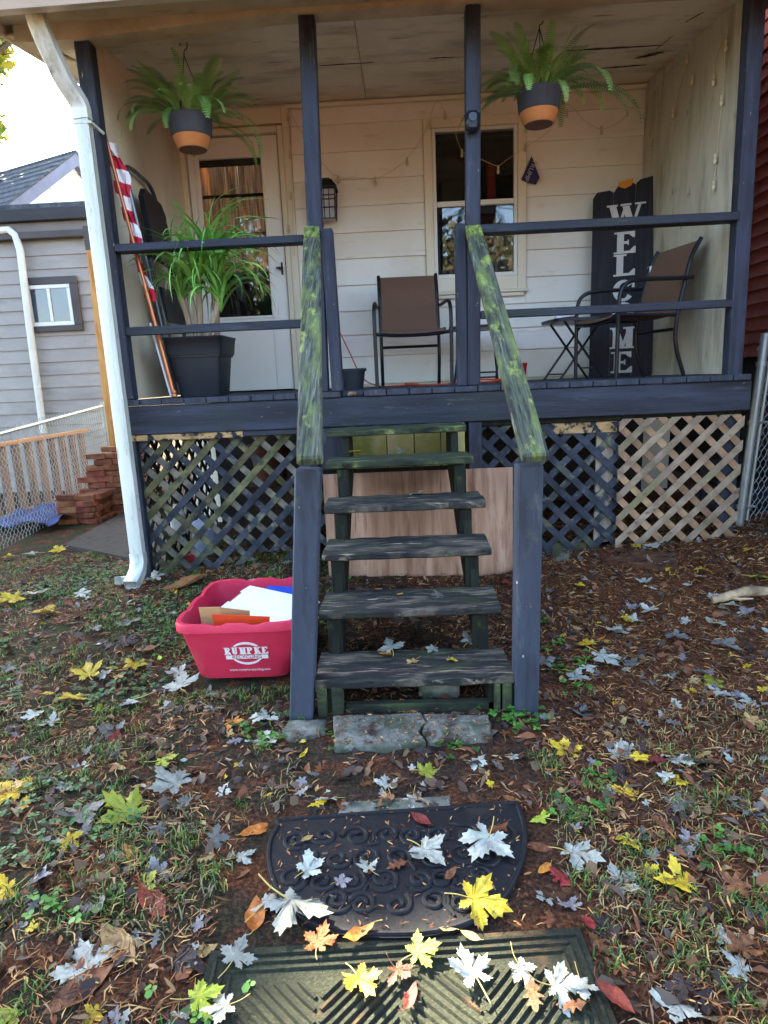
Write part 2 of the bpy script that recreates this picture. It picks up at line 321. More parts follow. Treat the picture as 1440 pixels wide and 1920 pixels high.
# siding: each course its own board, split at the window
def course(x0, x1, z0, z1):
    b = MB(); y = YW
    b.hexa([(x0, y-.004, z0), (x1, y-.004, z0), (x1, y+.029, z0), (x0, y+.029, z0), (x0, y+.014, z1+.012), (x1, y+.014, z1+.012), (x1, y+.029, z1+.012), (x0, y+.029, z1+.012)])
    b.build('siding_board', siding, wallo)
zs = [1.275, 1.51, 1.69, 1.885, 2.092, 2.303, 2.504, 2.707, 2.908, 3.114, 3.318, 3.47]
SX0, SX1 = -.80, 2.03; TX0, TX1, TZ0, TZ1 = .262, 1.085, 2.0, 3.318
for a, b in zip(zs[:-1], zs[1:]):
    if b > TZ0+.02 and a < TZ1-.02:
        if a < TZ0 < b-.03:
            course(SX0, TX0-.002, a, b-.004); course(TX1+.002, SX1, a, b-.004); course(TX0, TX1, a, TZ0-.018)
        else: course(SX0, TX0-.002, a, b-.004); course(TX1+.002, SX1, a, b-.004)
    else: course(SX0, SX1, a, b-.004)
MB().cbox(SX0, SX1, YW-.012, YW+.028, HD+.002, 1.262).build('base_board', trim, house)
for x0, x1, z0, z1 in ((-.86, -.803, HD+.002, 3.47), (-1.715, -1.675, HD+.002, 3.47), (2.032, 2.06, HD+.002, 3.47)):
    MB().cbox(x0, x1, YW-.02, YW+.028, z0, z1).build('corner_trim', trim, house)
# storm door
door = MB().cbox(DX0+.006, -1.565, YW+.0, YW+.04, HD+.012, DZ1-.006).cbox(-1.055, DX1-.006, YW+.0, YW+.04, HD+.012, DZ1-.006).cbox(-1.563, -1.057, YW+.0, YW+.04, 3.115, DZ1-.006).cbox(-1.563, -1.057, YW+.0, YW+.04, HD+.012, 1.88)
dooro = door.build('storm_door', doorw, house)
fr = MB()
for a in ((DX0-.05, DX0-.002, HD+.004, DZ1+.05), (DX1+.002, DX1+.043, HD+.004, DZ1+.05), (DX0-.0, DX1, DZ1+.002, DZ1+.05)): fr.cbox(a[0], a[1], YW-.03, YW+.028, a[2], a[3])
fr.build('door_frame', trim, house)
tr2 = MB()
for a in ((DX1+.045, -.862, HD+.004, 3.345), (DX0-.05, -.862, 3.346, 3.47)): tr2.cbox(a[0], a[1], YW-.012, YW+.028, a[2], a[3])
tr2.build('door_casing', trim, house)
MB().cbox(-1.60, -1.568, YW-.008, YW+.002, 1.86, 3.14).cbox(-1.052, -1.02, YW-.008, YW+.002, 1.86, 3.14).cbox(-1.567, -1.053, YW-.008, YW+.002, 3.118, 3.14).cbox(-1.567, -1.053, YW-.008, YW+.002, 1.86, 1.882).build('glass_stop', doorw, dooro)
for z0_, z1_ in ((2.825, 2.85), (2.53, 2.552), (3.06, 3.112)): MB().cbox(-1.5625, -1.0575, YW+.018, YW+.03, z0_, z1_).build('muntin', black, dooro)
gls = glass('window_glass', (.88, .9, .92), 1.6)
MB().box(-1.562, -1.058, YW+.012, YW+.016, 1.884, 3.112).build('pane', gls, dooro)
MB().tube([(-.96, YW-.05, 2.25), (-.96, YW+.0, 2.25)], .009).cbox(-.985, -.925, YW-.055, YW-.04, 2.243, 2.259, .004).cbox(-.95, -.935, YW-.012, YW-.001, 2.2, 2.3, .003).build('handle', black, dooro)
curt = mat('sheer_curtain', ['2e2018', '57402f', '83674d'], 5, (16, 1, .5), rough=.9, bump=0, layers=[('b06a34', 2.2, (6, 1, .9), .55, .68), ('cfc0a8', 3, (20, 1, .4), .62, .7)], emit=.06)  # faint emission stands in for lamplight behind the cloth
def curtain(name, x0, x1, z0, z1, y, m, par, amp=.014, waves=13):
    n = 120; V = []; 
    for i in range(n+1):
        x = x0+(x1-x0)*i/n; yy = y+amp*math.sin(waves*2*math.pi*i/n)+amp*.5*math.sin(waves*1.7*2*math.pi*i/n+1)
        V += [(x, yy, z0), (x, yy*.6+y*.4, z1)]
    return MB().add(V, [(2*i, 2*i+2, 2*i+3, 2*i+1) for i in range(n)]).build(name, m, par, smooth=True)
curtain('curtain', -1.6, -1.02, 2.26, 3.13, YW+.11, curt, dooro)
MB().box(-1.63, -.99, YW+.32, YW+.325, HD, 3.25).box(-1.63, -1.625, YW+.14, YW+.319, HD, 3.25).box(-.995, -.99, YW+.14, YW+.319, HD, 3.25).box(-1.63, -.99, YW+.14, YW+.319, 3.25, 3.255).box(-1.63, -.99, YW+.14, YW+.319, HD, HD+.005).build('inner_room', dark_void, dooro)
# window
win = MB()
for a in ((TX0, .33, TZ0, TZ1), (1.015, TX1, TZ0, TZ1), (.331, 1.014, 3.245, TZ1), (.331, 1.014, TZ0, 2.108)): win.cbox(a[0], a[1], YW-.022, YW+.028, a[2], a[3])
wino = win.build('window', trim, house)
vin = plain('white_vinyl', 'd5d4cc', .4)
MB().cbox(.331, .36, YW-.012, YW+.03, 2.109, 3.244).cbox(.985, 1.014, YW-.012, YW+.03, 2.109, 3.244).cbox(.361, .984, YW-.012, YW+.03, 3.216, 3.244).cbox(.361, .984, YW-.014, YW+.03, 2.109, 2.139).cbox(.361, .984, YW-.02, YW+.012, 2.66, 2.70).build('window_frame', vin, wino)
MB().cbox(TX0-.015, TX1+.015, YW-.045, YW-.0225, 1.975, 2.0).cbox(TX0+.02, TX1-.02, YW-.03, YW-.008, 1.945, 1.974).build('sill', trim, wino)
MB().box(.361, .984, YW+.0, YW+.003, 2.701, 3.215).build('pane', gls, wino); MB().box(.361, .984, YW+.004, YW+.007, 2.14, 2.659).build('pane', gls, wino)
dkf = plain('dark_sash', '1d1816', .5)
MB().cbox(.361, .984, YW+.014, YW+.026, 2.60, 2.659).cbox(.361, .385, YW+.014, YW+.026, 2.14, 2.599).cbox(.955, .984, YW+.014, YW+.026, 2.14, 2.599).build('sash', dkf, wino)
lace = mat('lace_curtain', ['101216', '1f2530', '4f5868'], 26, (1, 1, .5), rough=.9, bump=0, layers=[('0d0d10', 9, (1, 1, 1), .5, .6)])
curtain('curtain', .38, .97, 2.13, 2.6, YW+.06, lace, wino, .008, 9)
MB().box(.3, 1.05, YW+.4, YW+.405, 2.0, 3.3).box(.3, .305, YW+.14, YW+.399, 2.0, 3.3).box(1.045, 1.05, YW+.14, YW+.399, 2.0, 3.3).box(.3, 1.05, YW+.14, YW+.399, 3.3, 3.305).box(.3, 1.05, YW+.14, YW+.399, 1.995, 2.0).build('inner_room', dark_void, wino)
plum = plain('dark_green_cloth', '2b2d22', .9); redc = mat('red_cloth', ['5d1a1c', '7c2224'], 4, (1, 1, .3), rough=.9, bump=0)
MB().prism([(.38, 2.70), (.62, 2.70), (.63, 2.9), (.6, 3.02), (.5, 3.09), (.42, 3.04), (.38, 2.9)], lambda a, b, t: (a, t, b), YW+.16, YW+.2).build('hanging_coat', plum, wino)
MB().prism([(.8, 2.70), (.87, 2.70), (.85, 2.98), (.82, 3.05), (.79, 2.98)], lambda a, b, t: (a, t, b), YW+.15, YW+.19).build('hanging_cloth', redc, wino)
# side panels
MB().box(-1.735, -1.70, .1, YW-.022, HD+.004, 3.52).build('side_panel', panelL, house)
pr = MB()
def jag(z): return .11+.006*math.sin(z*23)+.005*math.sin(z*41+1)
zz = [HD+.004+i*.06 for i in range(38)]
pr.loops([[(2.005, jag(z), z), (2.005, YW-.022, z), (2.028, YW-.022, z), (2.028, jag(z), z)] for z in zz if z < 3.48]); pr.build('side_panel', panelR, house)
edge = mat('torn_plywood_edge', ['a8713f', 'c58d57', '8d5a30'], 20, (1, 1, .3), rough=.9, bump=.4)
MB().loops([[(2.0, jag(z)-.012+.004*math.sin(z*70), z), (2.0, jag(z)-.001, z), (2.032, jag(z)-.001, z), (2.032, jag(z)-.012, z)] for z in zz if z < 3.48]).build('panel_edge', edge, house)
# porch ceiling (three sheets with joints), beam, soffit, gutter, porch roof
CF, CB = 3.305, 3.478                          # ceiling height front / back
def cz(y): return CF+(CB-CF)*y/YW
for x0, x1 in ((-2.03, -.18), (-.176, 2.06)):
    for y0, y1 in ((.092, .86), (.864, YW-.03)):
        MB().hexa([(x0, y0, cz(y0)), (x1, y0, cz(y0)), (x1, y1, cz(y1)), (x0, y1, cz(y1)), (x0, y0, cz(y0)+.012), (x1, y0, cz(y0)+.012), (x1, y1, cz(y1)+.012), (x0, y1, cz(y1)+.012)]).build('ceiling_sheet', ceil_m, house)
stain = mat('peeled_ceiling', ['2b231b', '4d4132', '6d604c'], 12, (.5, 2, 1), rough=.95, bump=.5)
for (u0, v0, u1, v1, hw_) in ((1062, 98, 1242, 88, .012), (1115, 132, 1212, 124, .014), (1190, 112, 1245, 100, .03), (1230, 95, 1262, 70, .02), (600, 126, 700, 120, .004), (805, 112, 850, 110, .005), (1285, 45, 1320, 25, .012)):
    A_, B_ = [next(p for p in [at(u_, v_, Z=cz(yy)) for yy in np.linspace(.1, 1.6, 60)] if abs(cz(p.y)-p.z) < .012) for u_, v_ in ((u0, v0), (u1, v1))]
    n_ = 12; ed = []
    for k_ in range(n_+1):
        p_ = A_.lerp(B_, k_/n_); ww = hw_*math.sin(math.pi*(k_+.3)/(n_+.6))*(.5+random.random()); ed.append((p_, ww))
    pts_ = [(p_.x, p_.y-w_) for p_, w_ in ed]+[(p_.x, p_.y+w_) for p_, w_ in reversed(ed)]
    MB().prism(pts_, lambda a, b, t: (a, b, cz(b)+t), -.004, -.001).build('peeled_patch', stain, house)
MB().cbox(-.82, 2.03, YW-.04, YW-.005, 3.44, 3.468).build('ceiling_trim', trim, house)
bz = lambda x: 3.215+.06*min(1, max(0, (x+1.7)/1.1))
bm_ = MB(); xb = [-2.05, -1.7, -.6, .5, 2.35]
bm_.loops([[(x, -.02, bz(x)), (x, .09, bz(x)), (x, .09, 3.42), (x, -.02, 3.42)] for x in xb]); bm_.build('beam', beam_m, house)
MB().box(-2.1, 2.5, -.34, -.022, 3.30, 3.315).build('soffit', beam_m, house)
MB().hexa([(-2.12, -.34, 3.19), (-2.1, -.34, 3.19), (-2.1, YW, 3.50), (-2.12, YW, 3.50), (-2.12, -.34, 3.34), (-2.1, -.34, 3.34), (-2.1, YW, 3.66), (-2.12, YW, 3.66)]).build('rake_board', beam_m, house)
MB().hexa([(-2.098, -.02, 3.25), (-2.052, -.02, 3.25), (-1.74, YW, 3.52), (-2.098, YW, 3.52), (-2.098, -.02, 3.262), (-2.052, -.02, 3.262), (-1.74, YW, 3.532), (-2.098, YW, 3.532)]).build('rake_soffit', beam_m, house)
gp = [(-.36, 3.17), (-.43, 3.16), (-.455, 3.2), (-.45, 3.235), (-.475, 3.26), (-.475, 3.29), (-.36, 3.29)]
MB().prism(gp, lambda a, b, t: (t, a, b+.013*(t+1.9)), -2.15, 2.6).build('gutter', gutter_m, house)
MB().box(-2.1, 2.5, -.358, -.342, 3.19, 3.36).build('fascia_board', gutter_m, house)
MB().hexa([(-2.16, -.42, 3.33), (2.55, -.42, 3.37), (2.55, YW+.03, 3.75), (-2.16, YW+.03, 3.75), (-2.16, -.42, 3.37), (2.55, -.42, 3.41), (2.55, YW+.03, 3.82), (-2.16, YW+.03, 3.82)]).build('porch_roof', shingle, house)

# ================================================================== PORCH
porch = thing('porch', 'raised wooden porch painted dark blue grey with posts, rails and lattice skirt', 'porch', (0, 0, 0))
def leaner(name, p, q, w1=.089, w2=.089, m=navy, par=porch, b=.006): return MB().bar(p, q, w1, w2, up=(0, 1, 0), b=b).build(name, m, par)
leaner('post', (-1.69, .045, HD), (-1.69, .045, bz(-1.69)+.004))
leaner('post', (-.478, .045, HD), (-.432, .045, bz(-.45)+.004))
leaner('post', (.455, .045, HD), (.478, .045, bz(.478)+.004), .082)
leaner('post', (2.02, .045, HD-.03), (2.0, .045, bz(2)+.004), .085)
MB().cbox(1.935, 2.064, .0, -.035, 2.12, 3.28).build('post_sleeve', navy, porch) if False else None
leaner('stair_post', (-.375, .03, HD), (-.388, .03, HD+.93), .07)
leaner('stair_post', (.387, .03, HD), (.39, .03, HD+.92), .06)
MB().cbox(-1.644, -.524, -.004, .09, HD+.862, HD+.905).build('top_rail', navy_h, porch)
MB().cbox(.50, 1.975, -.012, .09, HD+.862, HD+.909).build('top_rail', navy_h, porch)
MB().cbox(-1.645, -.525, .01, .048, HD+.384, HD+.434).build('middle_rail', navy_h, porch)
MB().cbox(.503, 1.975, .004, .044, HD+.388, HD+.434).build('middle_rail', navy_h, porch)
x = -1.73; k = 0
deck_m = mat('deck_boards', ['262a32', '30353f', '3c4048'], 5, (6, .5, 1), rough=.7, bump=.2, layers=[('6c6256', 6, (5, .5, 1), .62, .72)])
while x < 2.09:
    wd = .138; x1 = min(x+wd, 2.1)
    if not (-.42 < x < -.3): MB().cbox(x, x1-.005, -.035+random.uniform(-.004, .004), YW-.014, HD-.036, HD-.0+random.uniform(-.002, .0), .004).build('deck_board', deck_m, porch)
    else:
        rot = mat('rotten_wood', ['4a3a2c', '7a654d', '9a876c'], 22, (1, 1, 1), rough=.95, bump=.8)
        MB().cbox(x, x1-.005, .02, YW-.014, HD-.036, HD-.002, .004).build('deck_board', deck_m, porch)
        MB().cbox(x+.03, x+.09, -.022, .016, HD-.033, HD-.008, .01, jit=.006).build('rotten_end', rot, porch)
    x += wd
MB().cbox(-1.735, 2.11, -.022, .016, 1.035, HD-.038).build('fascia', navy_h, porch)
MB().cbox(-1.7, 2.08, .02, .05, 1.0, HD-.04).build('rim_joist', stringer_m, porch)
strip = mat('peeling_strip', ['8a6d48', 'a98b61', '6f5638'], 9, (.5, 1, 1), rough=.85, bump=.3, layers=[('20242c', 13, (1, 1, 1), .53, .58)])
MB().cbox(-1.70, -.98, -.012, .018, .995, 1.033).build('nailing_strip', strip, porch)
MB().cbox(-.978, -.5, -.012, .018, 1.0, 1.033).build('nailing_strip', navy_h, porch)
MB().cbox(.9, 1.34, .03, .06, .93, .998).build('nailing_strip', strip, porch)
# lattice panels: every slat a piece of its own, clipped to its panel
def clip(poly, x0, x1, bot, top):
    def cut(P, f):
        o = []
        for i in range(len(P)):
            a, b = P[i], P[(i+1) % len(P)]; fa, fb = f(a), f(b)
            if fa >= 0: o.append(a)
            if fa*fb < 0: t = fa/(fa-fb); o.append((a[0]+(b[0]-a[0])*t, a[1]+(b[1]-a[1])*t))
        return o
    for f in (lambda p: p[0]-x0, lambda p: x1-p[0], lambda p: p[1]-bot(p[0]), lambda p: top-p[1]):
        poly = cut(poly, f)
        if len(poly) < 3: return None
    return poly
def lattice(label, x0, x1, bot, top, y, front_dir, mf, mb, pitch=.15, wd=.041, fn=None, ragged=0.):
    pan = bpy.data.objects.new('lattice_panel', None); COL.objects.link(pan); pan.parent = porch; ORG[pan] = Vector(); pan['label'] = label
    fn = fn or (lambda a, b, t: (a, t, b)); h = top-min(bot(x0), bot(x1)); hw = wd/2*math.sqrt(2)
    for layer, dr, mm in ((0, front_dir, mf), (1, -front_dir, mb)):
        c = x0-h-.2
        while c < x1+h+.2:
            rg = random.uniform(0, ragged); z0 = min(bot(x0), bot(x1))-.1
            if dr > 0: P = [(c-hw, z0), (c+hw, z0), (c+hw+h+.2, z0+h+.2), (c-hw+h+.2, z0+h+.2)]
            else: P = [(c-hw+h+.2, z0), (c+hw+h+.2, z0), (c+hw, z0+h+.2), (c-hw, z0+h+.2)]
            q = clip(P, x0, x1, lambda a: bot(a)+rg, top)
            if q and len(q) >= 3:
                A = abs(sum(q[i][0]*q[(i+1) % len(q)][1]-q[(i+1) % len(q)][0]*q[i][1] for i in range(len(q))))/2
                if A > .0008:
                    jy = random.uniform(-.0015, .0015); MB().prism(q, fn, y+layer*.0085+jy, y+layer*.0085+.0075+jy).build('slat', mm(c) if callable(mm) else mm, pan)
            c += pitch
    return pan
lattice('dark painted lattice, mossy and broken along the bottom, left of the stairs', -1.66, -.50, lambda x: float(np.interp(x, [-1.66, -1.2, -.5], [.04, .12, .2])), .995, .03, 1, lambda c: lat_moss if c < -1.75 and random.random() < .75 else lat_dark, lambda c: lat_back if random.random() < .8 else lat_moss, ragged=.1)
lattice('dark painted lattice right of the stairs', .46, 1.36, lambda x: .16, .995, .03, -1, lat_dark, lambda c: lat_dark if random.random() < .5 else lat_back)
lattice('unpainted natural wood lattice', 1.34, 2.09, lambda x: float(np.interp(x, [1.3, 2.1], [.18, .24])), 1.012, -.006, 1, lat_nat, lat_natb, pitch=.148)
lattice('weathered side lattice seen through the front one', .12, 1.6, lambda x: .05, 1.0, -1.70, 1, lat_back, lat_moss, fn=lambda a, b, t: (t, a, b))
MB().cbox(1.22, 1.33, .032+.02, .075, .15, .995).build('skirt_board', mat('skirt_board_wood', ['6b6257', '857a6c', '94897a'], 6, (3, 1, .5), rough=.85, bump=.3, layers=[('3b3d48', 4, (1, 1, 1), .55, .6)]), porch)
MB().cbox(.72, 1.335, .052, .075, .16, .23).build('skirt_board', lat_moss, porch)
MB().cbox(1.98, 2.085, .02, .05, .18, 1.0).build('skirt_board', navy, porch)
MB().cbox(-1.735, -1.665, -.0, .07, .0, 1.0).build('skirt_post', navy, porch)
MB().cbox(.42, .5, -.015, .02, .73, 1.03).build('skirt_board', navy, porch); MB().cbox(-.5, -.36, -.015, .018, .77, 1.03).build('skirt_board', navy, porch)
for a in (-.345, -.085, .085, .25):
    b = {-.345: -.09, -.085: .08, .085: .245, .25: .395}[a]; MB().cbox(a, b, -.013, .012, .77, 1.03).build('riser_board', yboard, porch)
MB().box(-1.64, 2.09, YW-.05, YW-.0, 0, 1.2).build('foundation', mat('dark_block', ['2c2926', '3b3733'], 5, rough=.95, bump=.4), house)

# ================================================================== STAIRS
st = thing('porch_stairs', 'open wooden stairs with mossy dark treads and sloping green handrails', 'stairs', (0, -1.6, 0))
Lp = [(590, 1278), (597, 1148), (603, 1039), (607, 951), (610, 868), (612, 809)]; Rp = [(966, 1266), (939, 1136), (922, 1027), (911, 939), (888, 856), (874, 797)]
treads = []
for i in range(6):
    y = -1.62+.2532*i; l = at(*Lp[i], Y=y); r = at(*Rp[i], Y=y); treads.append((y, l, r)); mm = tread_g if i >= 4 else tread_m
    t = bpy.data.objects.new('tread', None); COL.objects.link(t); t.parent = st; ORG[t] = ORG[st]
    for j in range(2):
        y0 = y-.006+j*.144+random.uniform(0, .003); y1 = y0+.14; dz = random.uniform(-.003, .002); sh = random.uniform(-.008, .008) if j else 0
        b = MB(); M = None; n = 14
        def zt(x): return l.z+(r.z-l.z)*(x-l.x)/(r.x-l.x)
        # worn board: top wavers a little, front edge eaten
        Ls = []
        for q in range(n+1):
            xx = l.x+sh+(r.x-l.x)*q/n; wv = .0025*math.sin(q*2.1+i*3+j)+dz; fe = .004*math.sin(q*1.7+i)+(.004 if q in (0, n) else 0); zz_ = zt(xx)
            Ls.append([(xx, y0+.006+fe, zz_-.036), (xx, y0+fe, zz_-.03), (xx, y0+fe+.001, zz_-.008+wv), (xx, y0+.008+fe, zz_-.001+wv), (xx, (y0+y1)/2, zz_+wv+.001), (xx, y1-.004, zz_+wv), (xx, y1, zz_-.006+wv), (xx, y1, zz_-.036)])
        b.loops(Ls).build('tread_board', mm, t, smooth=True)
for x in (-.315, .335):
    m_ = MB(); P = []
    xo = -.04 if x > 0 else .0
    # sawtooth stringer
    prof = [(-1.60, -.02)]
    for i, (y, l, r) in enumerate(treads):
        z = (l.z+(r.z-l.z)*.5)-.038 if True else 0
        prof += [(y+.02, z), (y+.25, z)]
    prof += [(-.03, treads[5][1].z-.04), (-.03, .80), (-1.30, -.02)]
    m_.prism(prof, lambda a, b, t: (t-xo*(a+1.6)*(-.6 if x > 0 else 0), a, b), x-.019, x+.019); m_.build('stringer', stringer_m, st)
    for i, (y, l, r) in enumerate(treads[1:5]):
        MB().cbox(x-.03 if x < 0 else x-.055, x+.03 if x < 0 else x+.005, y+.012, y+.045, l.z-.2, l.z-.04, .003).build('cleat', stringer_m, st)
for (a0, a1) in (((-.437, -.02), (-.342, 1.0)), ((.458, -.03), (.468, .985))):
    MB().bar((a0[0], -1.60, a0[1]), (a1[0], -1.60, a1[1]), .092, .092, up=(0, 1, 0), b=.006).build('newel_post', mat('newel_paint', ['2b303b', '363c48', '414855'], 3, (1, 1, .35), rough=.6, bump=.12, bscale=30, layers=[('23262c', 6, (2, 2, .3), .54, .7), ('565a60', 15, (2, 2, .3), .6, .75), ('b9ad98', 36, (1, 1, .6), .69, .71), ('55563c', 3, (1, 1, 1.2), .6, .74)]), st)
for (p, q, top) in (((-.322, -1.70, 1.036), (-.468, -.03, 2.175), 0), ((.473, -1.70, 1.015), (.457, -.03, 2.135), 1)):
    p = Vector(p); q = Vector(q); d = q-p
    MB().bar(p, p+d*.925, .094, .042, b=.008).build('handrail', moss_rail, st)
    MB().bar(p+d*.9255, q, .088, .042, b=.006).build('handrail_end', moss_top, st)
# foot of the stairs: sill, blocks
MB().cbox(-.37, -.33, -1.62, -1.56, -.02, .125).cbox(-.31, -.265, -1.625, -1.57, -.02, .125).build('foot_block', tread_g, st)
MB().cbox(.335, .36, -1.62, -1.57, -.02, .125).cbox(.368, .407, -1.62, -1.56, .0, .125).build('foot_block', tread_g, st)
MB().cbox(-.26, .36, -1.60, -1.565, -.01, .035, .004).build('sill_board', tread_g, st)
tag(MB().cbox(.04, .21, -1.50, -1.38, -.01, .10, .012, jit=.008).build('stone_block', conc, org=(.125, -1.44, 0)), 'mossy stone block lying under the bottom stair tread', 'stone block')
tag(MB().cbox(.0, .17, -1.49, -1.37, .101, .128, .01, jit=.004).build('stone_wedge', conc, org=(.1, -1.43, .101)), 'thin stone wedged on top of the block under the bottom tread', 'stone wedge')
# concrete at the foot
def slab(name, poly, z1, label, cat):
    rn = random.Random(len(label)); P_ = []
    for i in range(len(poly)):
        (a0, b0), (a1, b1) = poly[i], poly[(i+1) % len(poly)]; k_ = max(1, int(math.hypot(a1-a0, b1-b0)/.03))
        P_ += [(a0+(a1-a0)*j/k_+rn.uniform(-.004, .004), b0+(b1-b0)*j/k_+rn.uniform(-.004, .004)) for j in range(k_)]
    c_ = (sum(p[0] for p in P_)/len(P_), sum(p[1] for p in P_)/len(P_)); sh = lambda f: [(c_[0]+(a-c_[0])*f, c_[1]+(b-c_[1])*f) for a, b in P_]
    tag(MB().loops([[(a, b, -.05) for a, b in P_], [(a, b, z1-.008) for a, b in P_], [(a, b, z1+rn.uniform(-.001, .001)) for a, b in sh(.97)], [(a, b, z1+.002) for a, b in sh(.6)]]).build(name, conc, org=(poly[0][0], poly[0][1], 0)), label, cat)
slab('concrete_slab', [(-.30, -1.665), (.045, -1.66), (.055, -1.72), (.03, -1.78), (.05, -1.855), (-.1, -1.875), (-.275, -1.872)], .028, 'cracked grey concrete slab at the foot of the stairs, longer piece', 'slab')
slab('concrete_slab', [(.052, -1.662), (.305, -1.68), (.295, -1.83), (.06, -1.848), (.042, -1.78), (.066, -1.72)], .024, 'cracked grey concrete slab at the foot of the stairs, shorter piece', 'slab')
slab('concrete_slab', [(-.48, -1.665), (-.33, -1.665), (-.32, -1.76), (-.45, -1.80), (-.49, -1.74)], .012, 'small mossy concrete slab beside the leaning left newel post', 'slab')
slab('paver', [(-.23, -2.15), (.12, -2.13), (.12, -2.24), (-.24, -2.26)], .006, 'grey paver edge showing behind the black doormat', 'paver')
# plywood
pw = MB().box(-.495, .685, -.036, -.025, .03, .745)
tag(pw.build('plywood_sheet', ply_m, org=(.1, -.03, .03)), 'bare brown plywood sheet standing behind the open stairs', 'plywood')

# ================================================================== DOWNSPOUT
ds = thing('downspout', 'white aluminium downspout at the porch corner with bottom elbow', 'downspout', (-1.69, -.1, .2))
def rect_path(pts, w_, d_):
    b = MB(); Ls = []; pts = [Vector(p) for p in pts]
    for i, p in enumerate(pts):
        t = (pts[min(i+1, len(pts)-1)]-pts[max(i-1, 0)]).normalized(); x = Vector((1, 0, 0)); x = (x-t*x.dot(t)).normalized(); y = t.cross(x)
        L_ = []
        for (a, c) in ((-1, -.8), (-.8, -1), (-.3, -.96), (0, -1.0), (.3, -.96), (.8, -1), (1, -.8), (1, .8), (.8, 1), (-.8, 1), (-1, .8)): L_.append(p+x*(a*w_/2)+y*(c*d_/2))
        Ls.append(L_)
    return b.loops(Ls, False, False)
def jitp(pts, n, amp=.0015):
    P = arc(pts, n); return [p+Vector((random.uniform(-amp, amp), random.uniform(-amp, amp), 0)) for p in P]
e1 = jitp([(-1.775, -.30, 3.30), (-1.77, -.29, 3.16), (-1.735, -.19, 2.97), (-1.695, -.115, 2.86), (-1.69, -.105, 2.78)], 5)
rect_path(e1, .088, .07).build('upper_elbow', spout_m, ds, smooth=True)
rect_path([(-1.688, -.105, 2.80), (-1.688, -.105, 1.25)], .077, .062).build('pipe', spout_m, ds, smooth=True)
rect_path([(-1.688, -.105, 1.26), (-1.692, -.105, .26)], .08, .065).build('pipe', spout_m, ds, smooth=True)
rect_path([(-1.692, -.105, .30), (-1.692, -.107, .24), (-1.692, -.14, .19), (-1.695, -.19, .155), (-1.70, -.24, .13)], .088, .07).build('lower_elbow', spout_m, ds, smooth=True)
MB().cbox(-1.735, -1.63, -.138, -.06, 2.75, 2.765, .002).tube([(-1.64, -.06, 2.76), (-1.625, -.003, 2.745)], .008).build('strap', spout_m, ds)
tag(rect_path([(-1.83, -.13, .13), (-1.76, -.02, .10)], .075, .05).build('downspout_offcut', spout_m, org=(-1.8, -.1, .07)), 'short white downspout offcut lying behind the downspout elbow', 'pipe offcut')

# ================================================================== THINGS ON THE PORCH
# --- patio chairs
def make_chair(label, loc, rz):
    c = thing('patio_chair', label, 'chair', loc, rz, local=True)
    for s in (-1, 1):
        MB().tube(arc([(s*.27, -.25, 0), (s*.272, -.25, .3), (s*.272, -.245, .5), (s*.268, -.20, .575), (s*.262, -.1, .60), (s*.255, .1, .605), (s*.25, .27, .61)], 5), .0135).build('arm', black, c, smooth=True)
        MB().tube(arc([(s*.225, .26, 0), (s*.225, .19, .2), (s*.225, .19, .38), (s*.225, .24, .62), (s*.225, .27, .74), (s*.225, .33, .85)], 5), .0135).build('leg', black, c, smooth=True)
        MB().tube([(s*.225, .20, .385), (s*.225, -.24, .395)], .012).build('seat_rail', black, c, smooth=True)
        MB().cbox(s*.225-.016, s*.225+.016, .25, .285, .66, .73, .004).build('sleeve_tag', vin, c) if False else None
    MB().tube(arc([(-.265, -.245, .375), (-.12, -.25, .36), (.12, -.25, .36), (.265, -.245, .375)], 5), .013).build('front_bar', black, c, smooth=True)
    MB().tube([(-.225, .19, .3), (.225, .19, .3)], .011).build('back_bar', black, c, smooth=True)
    def sheet(prof, nm):
        V = []
        for (y, z) in prof:
            for i in range(9):
                x = -.222+.444*i/8; V.append((x, y, z-.012*math.sin(math.pi*i/8)*(1 if nm == 'seat' else 0))); 
        n = len(prof); Fc = [(j*9+i, j*9+i+1, j*9+9+i+1, j*9+9+i) for j in range(n-1) for i in range(8)]
        V2 = [(a, b-.004, q-.006) for a, b, q in V]; m = len(V)
        Fc2 = [tuple(m+k for k in reversed(f)) for f in Fc]; bord = [i for i in range(9)]+[j*9+8 for j in range(1, n)]+[n*9-1-i for i in range(1, 9)]+[j*9 for j in range(n-2, 0, -1)]
        Fc3 = [(bord[(k+1) % len(bord)], bord[k], m+bord[k], m+bord[(k+1) % len(bord)]) for k in range(len(bord))]
        MB().add(V+V2, Fc+Fc2+Fc3).build(nm, sling, c, smooth=True)
    sheet([(-.27, .385), (-.25, .402), (-.1, .405), (.05, .398), (.17, .392)], 'seat'); sheet(arc([(.185, .40, 0), (.215, .52, 0), (.245, .64, 0), (.28, .75, 0), (.33, .84, 0)], 3) and [(p.x, p.y) for p in arc([(.185, .40, 0), (.215, .52, 0), (.245, .64, 0), (.28, .75, 0), (.33, .84, 0)], 3)], 'backrest')
    return c
make_chair('brown sling patio chair with black metal frame facing the stairs', (.105, .98, HD), R(2))
c2 = make_chair('brown sling patio chair seen from the side in front of the welcome sign', (1.57, .53, HD), R(-78))
MB().cbox(-.243, -.209, .262, .298, .69, .755, .004).build('care_tag', plain('white_tag', 'c9c9c6', .6), c2)
